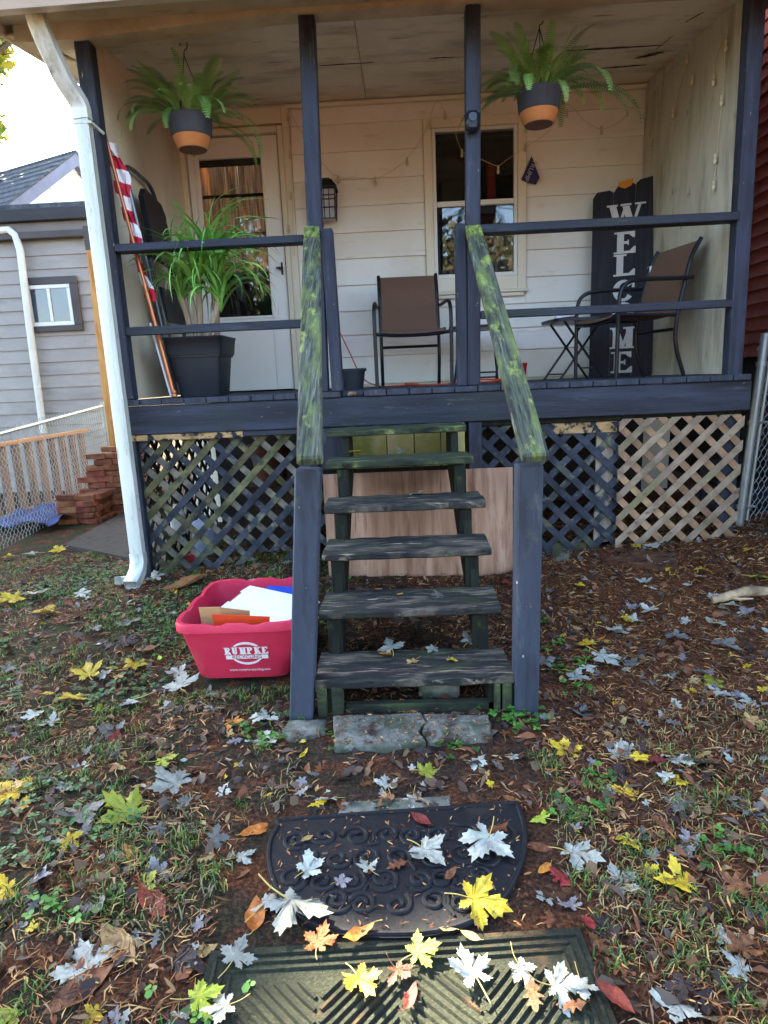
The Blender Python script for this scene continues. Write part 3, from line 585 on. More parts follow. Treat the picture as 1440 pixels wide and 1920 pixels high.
# --- folding tables
def make_table(label, loc, rz, h=.43, r=.21):
    t = thing('folding_table', label, 'table', loc, rz, local=True)
    poly = [(r*math.copysign(abs(math.cos(a))**.45, math.cos(a)), r*math.copysign(abs(math.sin(a))**.45, math.sin(a))) for a in [2*math.pi*k/40 for k in range(40)]]
    MB().prism(poly, lambda a, b, q: (a, b, q), h-.022, h).build('table_top', black, t)
    for s in (-1, 1):
        MB().tube([(-.17, s*.16, 0), (.13, s*.16, h-.022)], .009).build('leg', black, t); MB().tube([(.17, s*.135, 0), (-.13, s*.135, h-.022)], .009).build('leg', black, t)
    MB().tube([(-.14, -.16, .042), (-.14, .16, .042)], .006).build('stretcher', black, t); MB().tube([(.115, -.135, .08), (.115, .135, .08)], .006).build('stretcher', black, t)
    return t
make_table('low black folding table beside the side-on patio chair', (1.31, .95, HD), R(8))
make_table('low black folding table half hidden behind the post under the window', (.63, 1.22, HD), R(75))
tag(MB().lathe([(.026, 0), (.028, .005), (.028, .06), (.03, .065), (.0, .066)], seg=20).build('red_jar', mat('red_glass', ['8c1218', 'a51a20'], 5, rough=.15, bump=0), org=(0, 0, 0)), 'small red jar on the low folding table beside the chair', 'jar').location = (1.30, .93, HD+.43)
tag(MB().prism([(-.07, -.05), (.07, -.06), (.08, .05), (-.06, .06)], lambda a, b, t: (a, b, t+.015*math.sin(a*40)), 0, .018).build('crumpled_napkin', mat('white_paper', ['c9ced6', 'dfe3ea'], 20, rough=.8, bump=.6)), 'crumpled white paper on the low folding table beside the chair', 'paper').location = (1.22, .9, HD+.431+.012)
tag(MB().lathe([(.04, 0), (.052, .13), (.055, .132), (.055, .14), (.049, .14), (.038, .008), (0, .008)], seg=24).build('red_cup', mat('red_plastic', ['a3151c', 'b81e22'], 4, rough=.3, bump=0)), 'red plastic cup on the deck near the window table', 'cup').location = (.97, 1.25, HD)
nb = MB().lathe([(.075, 0), (.095, .125), (.105, .125), (.105, .145), (.096, .145), (.09, .12), (0, .11)], seg=28)
tag(nb.build('flower_pot', mat('dark_pot', ['20242c', '2a2f38'], 6, rough=.6, bump=.05)), 'small empty dark plastic pot on the deck beside the stair opening', 'flower pot').location = (-.34, .82, HD)
# --- cord
cordm = mat('orange_cord', ['a2331f', 'c04a2a'], 5, rough=.5, bump=0)
pts = [at(612, 505, Y=1.55), at(618, 560, Y=1.54), at(632, 610, Y=1.52), at(655, 660, Y=1.5)]
pts = [tuple(p) for p in pts]+[(-.42+.0, 1.3, HD+.02)]
cpts = arc([pts[0], pts[1], pts[2], pts[3], (-.3, 1.4, 1.33), (-.15, 1.15, HD+.008), (.0, .95, HD+.008), (.15, 1.05, HD+.012), (.05, 1.1, HD+.02), (.1, .9, HD+.008), (.35, .75, HD+.008), (.5, .95, HD+.008), (.65, .7, HD+.01), (.75, .8, HD+.02), (.6, .85, HD+.03), (.8, .7, HD+.01)], 8)
tag(MB().tube(cpts, .005, 6).build('extension_cord', cordm, org=(0, 1, HD)), 'orange extension cord hanging down the wall and coiled on the deck', 'cord')
# --- planter with long strap leaves
pl = thing('potted_plant', 'large dark square planter of long arching green strap leaves on deck', 'potted plant', (-1.275, .36, HD))
potm = mat('slate_planter', ['1c2026', '262a31'], 4, rough=.5, bump=.04, bscale=80, layers=[('565a60', 5, (1, 1, 1), .64, .85)])
def sq(cx_, cy_, h, z, rr=.03):
    P = []
    for (sx, sy) in ((1, 1), (-1, 1), (-1, -1), (1, -1)):
        a0 = {(1, 1): 0, (-1, 1): 90, (-1, -1): 180, (1, -1): 270}[(sx, sy)]
        for k in range(5): a = R(a0+22.5*k); P.append((cx_+sx*(h-rr)+rr*math.cos(a), cy_+sy*(h-rr)+rr*math.sin(a), z))
    return P
pcx, pcy = -1.30, .36
MB().loops([sq(pcx, pcy, h, HD+z) for h, z in ((.13, .002), (.133, .01), (.16, .25), (.17, .251), (.17, .263), (.178, .265), (.19, .362), (.194, .367), (.194, .377), (.178, .377), (.17, .35))]).build('planter', potm, pl, smooth=True)
tw = mat('plant_stem', ['7d6a55', 'a08d74'], 12, (1, 1, .3), rough=.9, bump=.4)
stems = [((-1.30, .33, HD+.34), (-1.265, .30, HD+.68)), ((-1.2, .4, HD+.34), (-1.19, .38, HD+.76)), ((-1.36, .38, HD+.34), (-1.40, .36, HD+.66)), ((-1.25, .3, HD+.34), (-1.12, .27, HD+.62))]
for a, b in stems: MB().tube(arc([a, ((a[0]+b[0])/2+.01, (a[1]+b[1])/2, (a[2]+b[2])/2), b], 4), [.02]*8+[.016], 8).build('stem', tw, pl, smooth=True)
def strapleaf(L, w_, el, droop, twist, n=10):
    V = []; x = 0; z = 0; a = el
    for i in range(n+1):
        t = i/n; ww = w_*(min(1, t*5+.35))*(1-t**2.2)+.0006; tt = twist*t
        V += [(x, -ww/2*math.cos(tt), z-ww/2*math.sin(tt)), (x, 0, z-.12*ww), (x, ww/2*math.cos(tt), z+ww/2*math.sin(tt))]
        a -= droop/n*(.4+1.6*t)*(1+.3*math.sin(6*t)); x += L/n*math.cos(a); z += L/n*math.sin(a)
    Fc = [(3*i+k, 3*i+k+1, 3*i+3+k+1, 3*i+3+k) for i in range(n) for k in (0, 1)]
    return MB().add(V, Fc).mesh('strap_leaf', strap, smooth=True)
SLM = [strapleaf(random.uniform(.55, .9), random.uniform(.02, .032), R(random.uniform(66, 90)), R(random.uniform(90, 185)), random.uniform(-1.2, 1.2)) for _ in range(16)]
for si, (a, b) in enumerate(stems):
    for k in range(64 if si < 2 else 44):
        rz = random.uniform(0, 2*math.pi); s = random.uniform(.7, 1.2)*(1 if si < 2 else .9)
        dx = math.cos(rz)
        if dx < -.3: s *= .72
        child(random.choice(SLM), 'leaf', pl, Vector(b)+Vector((0, 0, random.uniform(-.1, .03)))-Vector((-1.275, .36, HD)), (random.uniform(-.15, .15), random.uniform(-.55, .25), rz), (s, s, s))
# --- hanging ferns
def frondmesh(L, el, droop, side, n=34):
    V = []; Fc = []; x = y = z = 0; a = el; hd = 0; P = []
    for i in range(n+1):
        t = i/n; P.append((Vector((x, y, z)), a, hd)); a -= droop/n*(.3+1.4*t); hd += side/n
        x += L/n*math.cos(a)*math.cos(hd); y += L/n*math.cos(a)*math.sin(hd); z += L/n*math.sin(a)
    for i, (p, a, hd) in enumerate(P):
        t = i/n; T = Vector((math.cos(a)*math.cos(hd), math.cos(a)*math.sin(hd), math.sin(a))); S = Vector((-math.sin(hd), math.cos(hd), 0)); Nn = T.cross(S)
        if i > 1:
            ln = .044*math.sin(math.pi*min(1, .12+.88*(1-t)**.8))*(.9+.2*random.random())*(L/.45)**.5
            ln = max(ln, .006); wd = L/n*.66
            for sg in (-1, 1):
                d = S*sg*.93+T*.3-Nn*(-.12)+Vector((0, 0, -.18)); d.normalize(); q = p+d*ln; b = len(V)
                V += [p-T*wd*.35, p+T*wd*.45, p+d*ln*.6+T*wd*.55, q+T*wd*.1, p+d*ln*.55-T*wd*.3]; Fc.append((b, b+1, b+2, b+3, b+4))
    b = len(V)
    for p, a, hd in P: V += [p+Vector((0, 0, .001))+Vector((-math.sin(hd), math.cos(hd), 0))*.0014, p-Vector((-math.sin(hd), math.cos(hd), 0))*.0014]
    Fc += [(b+2*i, b+2*i+1, b+2*i+3, b+2*i+2) for i in range(n)]
    return MB().add(V, Fc).mesh('fern_frond', leafgreen)
FM_up = [frondmesh(random.uniform(.34, .5), R(random.uniform(65, 88)), R(random.uniform(20, 70)), random.uniform(-.5, .5)) for _ in range(7)]
FM_arch = [frondmesh(random.uniform(.38, .55), R(random.uniform(35, 60)), R(random.uniform(80, 125)), random.uniform(-.6, .6)) for _ in range(8)]
FM_hang = [frondmesh(random.uniform(.35, .55), R(random.uniform(5, 25)), R(random.uniform(85, 115)), random.uniform(-.5, .5)) for _ in range(6)]
potA = mat('grey_pot', ['3a3f49', '454a55'], 5, rough=.55, bump=.03); potB = mat('terracotta_base', ['b5713f', 'c98550'], 5, rough=.6, bump=.03)
potU = mat('pot_underside', ['6a4a3c', '7a5849'], 5, rough=.7, bump=.03)
def hanging(label, c, hook, longs, seed):
    random.seed(seed); t = thing('hanging_fern', label, 'hanging plant', (c[0], c[1], c[2])); z0 = c[2]
    ps = lambda prof: [(r_*.9, z_*.76) for r_, z_ in prof]
    MB().lathe(ps([(.128, .088), (.136, .1), (.146, .215), (.152, .225), (.15, .235), (.14, .235), (.132, .2), (0, .19)]), c, 40).build('pot', potA, t, smooth=True)
    MB().lathe(ps([(.095, .0), (.112, .03), (.127, .087), (.10, .0875)]), c, 40).build('pot_base', potB, t, smooth=True)
    MB().lathe(ps([(.008, -.014), (.01, -.004), (.094, -.003), (.094, .002)]), c, 32).build('drain_plug', potU, t, smooth=True)
    hk = Vector(hook); top = Vector((c[0], c[1], z0+.52)); w_ = MB()
    for k in range(3):
        a = 2*math.pi*k/3+.4; w_.tube([(c[0]+.126*math.cos(a), c[1]+.126*math.sin(a), z0+.168), top], .003, 5)
    mid = top.lerp(hk, .4); nl = 9
    w_.tube([top, mid], .0035, 5)
    w_.tube([mid+Vector((.022*math.cos(a), 0, .03+.03*math.sin(a))) for a in [math.pi*1.5+k*2*math.pi*.78/14 for k in range(15)]], .0035, 5); w_.tube([mid+Vector((0, 0, .058)), hk], .003, 5)
    w_.build('hanger', plain('dark_wire', '2b2622', .5, .5), t)
    base = Vector((0, 0, .165))
    def put(ms, rz, s, rx_=0, ry=0): child(random.choice(ms), 'frond', t, base+Vector((.07*math.cos(rz), .07*math.sin(rz), random.uniform(-.02, .01))), (rx_, ry, rz), (s, s, s))
    for k in range(40): put(FM_up, random.uniform(0, 6.28), random.uniform(.5, .95), random.uniform(-.35, .35), random.uniform(-.15, .4))
    for k in range(64): put(FM_arch, 2*math.pi*k/64+random.uniform(-.2, .2), random.uniform(.45, .9))
    for rz, s in longs: put(FM_hang, R(rz), s)
    return t
p1 = at(362, 281, Y=.35); p2 = at(1010, 234, Y=.35)
hanging('hanging fern in grey and terracotta pot before the storm door', (p1.x, .35, p1.z), (p1.x+.01, .35, cz(.35)), [(-60, 1.0), (-20, 1.25), (-15, 1.1), (-130, .8), (200, .8), (-100, .7), (30, .9), (5, .8)], 3)
hanging('hanging fern in grey and terracotta pot in front of the window', (p2.x, .35, p2.z), (p2.x, .35, cz(.35)), [(-165, 1.05), (-150, 1.1), (185, .95), (-120, 1.0), (-20, 1.2), (-5, 1.05), (-55, 1.1), (170, 1.0), (-80, .75)], 5)
random.seed(21)
# --- flag on copper pole
fl = thing('flag', 'red and white striped flag furled on a copper coloured pole', 'flag', (-1.43, .13, HD))
fa = Vector((-1.43, .13, HD)); fb = Vector((-1.672, .12, 2.80)); copper = mat('copper_pole', ['a25a3a', 'c07a52'], 4, (1, 1, .4), rough=.3, metal=.6, bump=0)
d = (fb-fa)
MB().tube([fa+d*.02, fa+d*.45], .0125, 10).tube([fa+d*.4501, fb], .0105, 10).build('pole', copper, fl, smooth=True)
MB().lathe([(.0, 0), (.016, .006), (.018, .02), (.012, .03), (.018, .034), (.013, .05)], tuple(fa), 14).build('pole_ball', copper, fl, smooth=True)
MB().tube([fa+Vector((-.025, .01, .005)), fa+d*.3+Vector((-.035, .015, 0))], .008, 8).build('pole_sleeve', plain('white_tube', 'c4c6c8', .4), fl)
fr_ = plain('flag_red', 'b01732', .8); fw = plain('flag_white', 'd6d3d2', .8); V = []; Fc = []; mi = []
ns = 84
for i in range(ns+1):
    t = .40+.58*i/ns; p = fa+d*t; wdt = .075+.018*math.sin(t*9)+.01*math.sin(t*31)
    for k in range(7):
        s = k/6; V.append((p.x-.03+wdt*s+.005*math.sin(i*.4+k), p.y+.026+.012*math.sin(k*2.2+i*.2), p.z-.03*s))
for i in range(ns):
    for k in range(6): Fc.append((i*7+k, i*7+k+1, i*7+8+k, i*7+7+k)); mi.append((i//7) % 2)
b = MB(); b.v = V; b.f = Fc; b.m = mi; b.build('cloth', [fr_, fw], fl, smooth=True)
# --- step stool leaning at the left panel
ld = thing('step_ladder', 'folded black and silver step ladder leaning on the left side panel', 'ladder', (-1.6, .65, HD))
lx = lambda z: -1.66+.12*(1-(z-HD)/1.45)
silver = mat('ladder_metal', ['39414d', '5a6470'], 4, (1, 1, .3), rough=.3, metal=.6, bump=0)
def lp(y, z): return (lx(z), y, z)
MB().tube(arc([lp(.50, HD+.02), lp(.42, HD+.7), lp(.34, HD+1.25), lp(.34, HD+1.39), lp(.40, HD+1.44), lp(.62, HD+1.44), lp(.74, HD+1.42), lp(.80, HD+1.34), lp(.80, HD+1.2), lp(.86, HD+.7), lp(.92, HD+.02)], 6), .014, 8).build('frame', silver, ld, smooth=True)
MB().tube([lp(.46, HD+.02)[0:1]+(.46, HD+.02) if False else (lx(HD)+.05, .46, HD+.02), (lx(HD+.9)+.03, .40, HD+.92)], .011, 8).tube([(lx(HD)+.05, .93, HD+.02), (lx(HD+.9)+.03, .84, HD+.92)], .011, 8).build('rear_leg', silver, ld, smooth=True)
q = lambda y, z, o: (lx(z)+.02+o, y, z)
MB().prism([(.42, .90), (.79, .88), (.77, 1.24), (.72, 1.30), (.46, 1.33), (.40, 1.27)], lambda a, b, t: (lx(HD+b)+.025+t, a, HD+b), 0, .035).build('step_platform', black, ld)
for (z0, z1) in ((.10, .32), (.50, .72)): MB().prism([(.45, z0), (.9, z0), (.88, z1), (.43, z1)], lambda a, b, t: (lx(HD+b)+.022+t, a, HD+b), 0, .03).build('step', black, ld)
MB().tube([(lx(HD+.92)+.0, .41, HD+.92), (lx(HD+.92)+.05, .41, HD+.92)], .03, 14).build('hinge', black, ld, smooth=True)
# --- wall lantern
lt = at(614, 378, Y=YW-.1); ln = thing('wall_lantern', 'black wall lantern with grid glass beside the door', 'lantern', (lt.x, YW-.012, lt.z)); cx0, cz0 = lt.x, lt.z; yl = YW-.11
MB().cbox(cx0-.03, cx0+.03, YW-.03, YW-.013, cz0-.05, cz0+.12).cbox(cx0-.015, cx0+.015, YW-.1, YW-.031, cz0+.09, cz0+.115).build('bracket', black, ln)
MB().loops([[(cx0+s*a, yl+t*a, cz0+z) for s, t in ((-1, -1), (1, -1), (1, 1), (-1, 1))] for a, z in ((.085, .08), (.085, .095), (.05, .14), (.05, .15), (.03, .15), (.03, .165))]).build('hood', black, ln)
cage = MB(); wB, wT, zb, ztp = .062, .072, -.14, .079
for s, t in ((-1, -1), (1, -1), (1, 1), (-1, 1)): cage.bar((cx0+s*wB, yl+t*wB, cz0+zb), (cx0+s*wT, yl+t*wT, cz0+ztp), .01, .01, up=(0, 1, 0), b=.001)
for z in (zb, -.06, .0, .03):
    wq = wB+(wT-wB)*(z-zb)/(ztp-zb)
    for a, b in (((-1, -1), (1, -1)), ((1, -1), (1, 1)), ((-1, 1), (-1, -1))): cage.bar((cx0+a[0]*wq, yl+a[1]*wq, cz0+z), (cx0+b[0]*wq, yl+b[1]*wq, cz0+z), .007, .007, b=.001)
for xo in (-.02, .02): cage.bar((cx0+xo, yl-wB, cz0+zb), (cx0+xo, yl-wT, cz0+ztp), .006, .006, up=(0, 1, 0), b=.001)
cage.build('cage', black, ln)
MB().loops([[(cx0+s*a, yl+t*a, cz0+z) for s, t in ((-1, -1), (1, -1), (1, 1), (-1, 1))] for a, z in ((.055, -.135), (.065, .075))]).build('pane', mat('frosted_glass', ['8f8f92', 'b5b3b0'], 9, rough=.3, bump=.2), ln)
# --- camera box on post
dc = at(885, 230, Y=-.02); dbell = thing('porch_camera', 'small black camera box mounted on the porch post by the window', 'camera', (dc.x, .0, dc.z))
MB().cbox(dc.x-.042, dc.x+.042, -.06, -.002, dc.z-.055, dc.z+.055, .02).build('housing', black, dbell, smooth=True); MB().tube([(dc.x, -.061, dc.z+.015), (dc.x, -.066, dc.z+.015)], .022, 18).build('lens', plain('lens_glass', '05060a', .05), dbell, smooth=True)
# --- pennant
pnm = plain('purple_pennant', '2a2456', .7); pn = thing('pennant', 'small purple pennant with white lettering on siding right of the window', 'pennant', (1.13, YW-.03, 2.9))
pp = [at(u, v, Y=YW-.035) for u, v in ((997, 292), (1012, 333), (1005, 346), (988, 342), (977, 337))]
MB().add([tuple(p) for p in pp]+[(p.x, p.y+.004, p.z) for p in pp], [(0, 4, 3, 2, 1), (5, 6, 7, 8, 9), (0, 1, 6, 5), (1, 2, 7, 6), (2, 3, 8, 7), (3, 4, 9, 8), (4, 0, 5, 9)]).build('cloth', pnm, pn)
def text_mesh(txt, size, m, M, extrude=.0008, bold=0.):
    cu = bpy.data.curves.new('t', 'FONT'); cu.body = txt; cu.size = size; cu.align_x = 'CENTER'; cu.align_y = 'CENTER'; cu.extrude = extrude; cu.offset = bold; cu.resolution_u = 3
    o = bpy.data.objects.new('t', cu); COL.objects.link(o); bpy.context.view_layer.update()
    me = bpy.data.meshes.new_from_object(o.evaluated_get(bpy.context.evaluated_depsgraph_get())); bpy.data.objects.remove(o)
    me.transform(M); me.materials.clear(); me.materials.append(m); return me
def frame_m(o, ex, ey):
    ex = Vector(ex).normalized(); ey = Vector(ey); ey = (ey-ex*ey.dot(ex)).normalized(); ez = ex.cross(ey)
    return Matrix(((ex.x, ey.x, ez.x, o[0]), (ex.y, ey.y, ez.y, o[1]), (ex.z, ey.z, ez.z, o[2]), (0, 0, 0, 1)))
a0 = at(1003, 303, Y=YW-.04); a1 = at(988, 336, Y=YW-.04); ctr = (a0+a1)/2
me = text_mesh('TRUMP', .052, plain('pennant_white', 'a9a3b8', .7), frame_m((0, 0, 0), a1-a0, Vector((a1-a0).yxz) if False else Vector((-(a1-a0).z, 0, (a1-a0).x))), .0005)
child(me, 'lettering', pn, ctr+Vector((-.004, 0, 0))-Vector((1.13, YW-.03, 2.9)))
# --- string lights
cordw = mat('cream_wire', ['b8a98a', 'c9bc9f'], 4, rough=.6, bump=0); bulbg = mat('clear_bulb', ['b9aa8a', 'cbbfa5'], 4, rough=.15, bump=0, spec=.6)
sg = thing('string_lights', 'cream string lights with small bulbs draped along the porch wall', 'string lights', (0, YW-.03, 3.4))
YL = YW-.04
paths = [[(545, 200), (546, 262), (547, 340), (549, 420), (552, 480)], [(543, 208), (560, 240), (600, 300), (634, 332), (670, 333), (703, 335), (735, 320), (763, 297), (795, 250), (818, 190), (835, 212), (850, 240), (868, 285), (905, 300), (932, 311), (950, 300), (985, 276), (1030, 245), (1062, 195), (1095, 225), (1128, 242), (1165, 225), (1195, 190)]]
bulbs = [(540, 214), (544, 285), (545, 363), (541, 425), (634, 332), (703, 335), (763, 298), (806, 230), (834, 212), (866, 283), (934, 314), (985, 272), (1063, 208), (1128, 240)]
for P in paths: MB().tube(arc([at(u, v, Y=YL) for u, v in P], 4), .0022, 5).build('wire', cordw, sg)
XR_ = 2.0
P2 = [[(1213, 190), (1285, 105), (1262, 208)], [(1366, 50), (1342, 105), (1338, 145)], [(1366, 50), (1360, 80), (1358, 130), (1355, 180), (1348, 240), (1345, 285), (1342, 315), (1339, 330)]]
for P in P2: MB().tube(arc([at(u, v, X=XR_-.01) for u, v in P], 5), .0022, 5).build('wire', cordw, sg)
def bulb(p):
    MB().tube([p+Vector((0, 0, .012)), p-Vector((0, 0, .012))], .008, 8).build('socket', cordw, sg); MB().lathe([(.005, 0), (.011, -.012), (.012, -.024), (.006, -.036), (.001, -.038)], (p.x, p.y, p.z-.012), 10).build('bulb', bulbg, sg, smooth=True)
for u, v in bulbs: bulb(at(u, v, Y=YL-.008))
for u, v in ((1262, 208), (1298, 145), (1288, 105), (1338, 145), (1361, 80), (1353, 183), (1341, 292), (1338, 342), (1209, 208), (1221, 262), (1194, 192)): bulb(at(u, v, X=XR_-.02))
# --- welcome sign
SG = Vector((1.762, 1.27, HD)); wz = R(-16)
sgn = thing('welcome_sign', 'tall black wooden sign with white letters spelling WELCOME downwards', 'sign', SG, local=True); sgn.rotation_euler = (R(-7), 0, wz)
swood = mat('black_sign_wood', ['15141a', '1f1e25', '2a2930'], 5, (6, 1, .4), rough=.7, bump=.2, layers=[('3a3a42', 4, (5, 1, .3), .64, .8)])
HS = 1.44
for k, (xa, xb_, top) in enumerate(((-.235, -.081, [(-.235, HS-.05), (-.205, HS-.005), (-.11, HS+.0), (-.081, HS-.02)]), (-.079, .079, [(-.079, HS-.02), (-.05, HS+.03), (-.01, HS+.05), (.04, HS+.05), (.079, HS+.02)]), (.081, .235, [(.081, HS+.03), (.11, HS+.055), (.2, HS+.07), (.225, HS+.06), (.235, HS+.02)]))):
    MB().prism([(xb_, 0), (xa, 0)]+top, lambda a, b, t: (a, t, b), 0, .018).build('plank', swood, sgn)
white = mat('sign_white', ['b9b6b2', 'c9c6c2'], 12, rough=.7, bump=.1, layers=[('6e6b6c', 16, (1, 1, 1), .68, .74)])
def glyph(ch, W, H, T):
    """serif block letter as strokes (polygons) in a W x H box"""
    s = []; th = T*.38; sf = T*.45
    def rect(x0, y0, x1, y1): s.append([(x0, y0), (x1, y0), (x1, y1), (x0, y1)])
    def stem(x, w_=T, serif=(1, 1), y0=0, y1=H):
        rect(x-w_/2, y0, x+w_/2, y1)
        if serif[0]: rect(x-w_/2-sf, y0, x+w_/2+sf, y0+th*.7)
        if serif[1]: rect(x-w_/2-sf, y1-th*.7, x+w_/2+sf, y1)
    def line(x0, y0, x1, y1, w_): s.append([(x0-w_/2, y0), (x0+w_/2, y0), (x1+w_/2, y1), (x1-w_/2, y1)])
    def ring(cx, cy, rx_, ry, a0, a1, tk, tn, n=18):
        for k in range(n):
            b0 = a0+(a1-a0)*k/n; b1 = a0+(a1-a0)*(k+1)/n; P = []
            for b, o in ((b0, 1), (b1, 1), (b1, 0), (b0, 0)):
                ww = tn+(tk-tn)*abs(math.cos(b))**1.3; q = 1 if o else 0; P.append((cx+(rx_-(0 if o else ww))*math.cos(b), cy+(ry-(0 if o else min(ww, tn*1.3+.3*ww)))*math.sin(b)))
            s.append(P)
    if ch in 'EL':
        x = T/2+sf; stem(x); rect(x, 0, W, th); s.append([(W, 0), (W, H*.3), (W-th*.7, H*.3), (W-T*.9, th), (W-T*.9, 0)])
        if ch == 'E': rect(x, H-th, W*.95, H); s.append([(W*.95, H), (W*.95-T*.9, H-th), (W*.95-th*.7, H*.72), (W*.95, H*.72)]); rect(x, H*.5-th/2, W*.68, H*.5+th/2); rect(W*.68-th*.5, H*.38, W*.68, H*.62)
    elif ch in 'CO':
        a0, a1 = (R(38), R(322)) if ch == 'C' else (0, 2*math.pi); ring(W/2, H/2, W/2, H/2, a0, a1, T, th)
        if ch == 'C': rect(W-th, H*.62, W, H*.92)
    elif ch == 'M':
        stem(th+sf, th*1.3); stem(W-T/2-sf, T); line(W*.5, 0, th+sf, H, T); line(W*.5, 0, W-T/2-sf, H, th*1.2)
    elif ch == 'W':
        line(W*.3, 0, W*.1, H, T); line(W*.3, 0, W*.5, H*.9, th*1.2); line(W*.7, 0, W*.5, H*.9, T); line(W*.7, 0, W*.92, H, th*1.2)
        for x in (.1, .5, .92): rect(W*x-T*.8, H-th*.7, W*x+T*.8, H)
    elif ch in 'RPUK':
        x = T/2+sf
        if ch == 'U': stem(x, T, (0, 1), H*.3); stem(W-th-sf, th*1.4, (0, 1), H*.3); ring(W*.5-.0, H*.32, W*.5-sf, H*.32, math.pi, 2*math.pi, T, th)
        else:
            stem(x)
            if ch in 'RP': ring(W*.5, H*.74, W*.42, H*.26, -math.pi/2, math.pi/2, T, th); rect(x, H-th, W*.5, H); rect(x, H*.48, W*.5, H*.48+th)
            if ch == 'R': line(W*.9, 0, W*.52, H*.5, T*.9)
            if ch == 'K': line(W*.85, H, x+T*.3, H*.4, th*1.5); line(W*.9, 0, W*.5, H*.62, T); rect(W*.7, H-th*.7, W, H)
    return s
def letter(ch, W, H, T, fn, m, par, name='letter', t=.004):
    b = MB()
    for i, P in enumerate(glyph(ch, W, H, T)):
        A = sum(P[j][0]*P[(j+1) % len(P)][1]-P[(j+1) % len(P)][0]*P[j][1] for j in range(len(P)))
        if A < 0: P = P[::-1]
        b.prism(P, fn, 0, t+.00012*(i % 9))
    return b.build(name, m, par)
zc = [1.145, .95, .78, .585, .415, .22, .03]
for ch, z in zip('WELCOME', zc):
    W_ = {'W': .25, 'M': .2}.get(ch, .16); H_ = .165 if ch != 'W' else .18
    letter(ch, W_, H_, .05, lambda a, b, t, W_=W_, z=z: (a-W_/2+.01, -.0005-t, b+z), white, sgn)
MB().prism([(-.05, HS+.02), (.0, HS+.0), (.05, HS+.02), (.06, HS+.07), (-.05, HS+.05)], lambda a, b, t: (a, t, b), -.004, -.001).build('orange_ornament', plain('orange_ornament', 'd0841a', .6), sgn)

# ================================================================== RECYCLING BIN
bn = thing('recycling_bin', 'red plastic recycling bin with white logo full of cardboard by stairs', 'bin', (-.715, -1.08, .03))
binm = mat('red_bin_plastic', ['bc2740', 'c93450'], 3, rough=.45, bump=.05, bscale=60, layers=[('a02a38', 4, (1, 1, .3), .58, .85), ('c8707c', 10, (1, 1, 2), .62, .85)])
bx0, bx1, by0, by1, bzt = -1.018, -.452, -1.405, -.765, .318; cx1, cy1 = (bx0+bx1)/2, (by0+by1)/2; hx, hy = (bx1-bx0)/2, (by1-by0)/2
def rl(f, z, e=5.0, n=64, notch=0):
    P = []
    for k in range(n):
        a = 2*math.pi*(k+.5)/n; c, s = math.cos(a), math.sin(a); sx = math.copysign(abs(c)**(2/e), c); sy = math.copysign(abs(s)**(2/e), s)
        # square up the parametrisation
        m_ = max(abs(c), abs(s)); u_, v_ = c/m_, s/m_; rr = (abs(u_)**8+abs(v_)**8)**(-1/8)
        fx, fy = (f if isinstance(f, tuple) else (f, f))
        zz_ = z-(notch if (abs(v_) > .99 and .2 < abs(u_) < .42) or (abs(u_) > .99 and .2 < abs(v_) < .42) else 0)
        P.append((cx1+u_*rr*hx*fx, cy1+v_*rr*hy*fy, zz_))
    return P
MB().loops([rl((.74, .77), .035), rl((.76, .78), .04), rl((.935, .945), bzt-.05), rl((.945, .952), bzt-.045), rl((1, 1), bzt-.04), rl((1.0, 1.0), bzt-.006, notch=.008), rl((.99, .99), bzt, notch=.01), rl((.93, .94), bzt-.002, notch=.01), rl((.92, .93), bzt-.05), rl((.75, .76), .06)]).build('bin_body', binm, bn, smooth=True)
# logo on the sloping front face
y_lo, y_hi = cy1-hy*.78, cy1-hy*.945; zl, zh = .04, bzt-.05
def bf(a, b, t):  # a along x, b = height above ground
    k = (b-zl)/(zh-zl); return (a, y_lo+(y_hi-y_lo)*k-.0012-t, b)
logo_w = plain('logo_white', 'd6d2cf', .6); cxl, czl = -.705, .165
b = MB()
for (a0, a1, sg_) in ((R(15), R(185), 1), (R(195), R(365), -1)):
    n = 22
    for k in range(n):
        t0, t1 = k/n, (k+1)/n; P = []
        for t_, o in ((t0, 1), (t1, 1), (t1, 0), (t0, 0)):
            a = a0+(a1-a0)*t_; ww = .003+.024*math.sin(math.pi*min(1, max(0, (1-t_)**.7)))*(1-t_); rr = .072-(0 if o else ww); P.append((cxl+rr*math.cos(a), czl+rr*.82*math.sin(a)))
        b.prism(P, bf, 0, .0006)
b.build('logo_ring', logo_w, bn)
MB().prism([(cxl-.093, czl-.028), (cxl+.093, czl-.028), (cxl+.093, czl-.008), (cxl-.093, czl-.008)], bf, .0007, .0014).build('logo_band', logo_w, bn)
MB().prism([(cxl-.099, czl-.007), (cxl+.099, czl-.007), (cxl+.099, czl+.036), (cxl-.099, czl+.036)], bf, .0007, .0012).build('logo_plate', binm, bn)
for i, ch in enumerate('RUMPKE'): letter(ch, .030 if ch != 'M' else .034, .036, .0105, lambda a, b, t, i=i: bf(a+cxl-.098+i*.0328, b+czl-.003, .0013+t), logo_w, bn, t=.0012)
nrm = Vector((0, zh-zl, -(y_lo-y_hi)*-1)).normalized(); ey = Vector((0, y_hi-y_lo, zh-zl)).normalized()
def bt(txt, x, z, size, m): child(text_mesh(txt, size, m, frame_m((0, 0, 0), (1, 0, 0), ey), .0004), 'lettering', bn, Vector(bf(x, z, .0022))-Vector((-.715, -1.08, .03)))
bt('RECYCLING', cxl, czl-.018, .0245, plain('logo_red', 'a01a28', .6)); bt('www.rumpkerecycling.com', cxl+.005, czl-.085, .0165, logo_w)
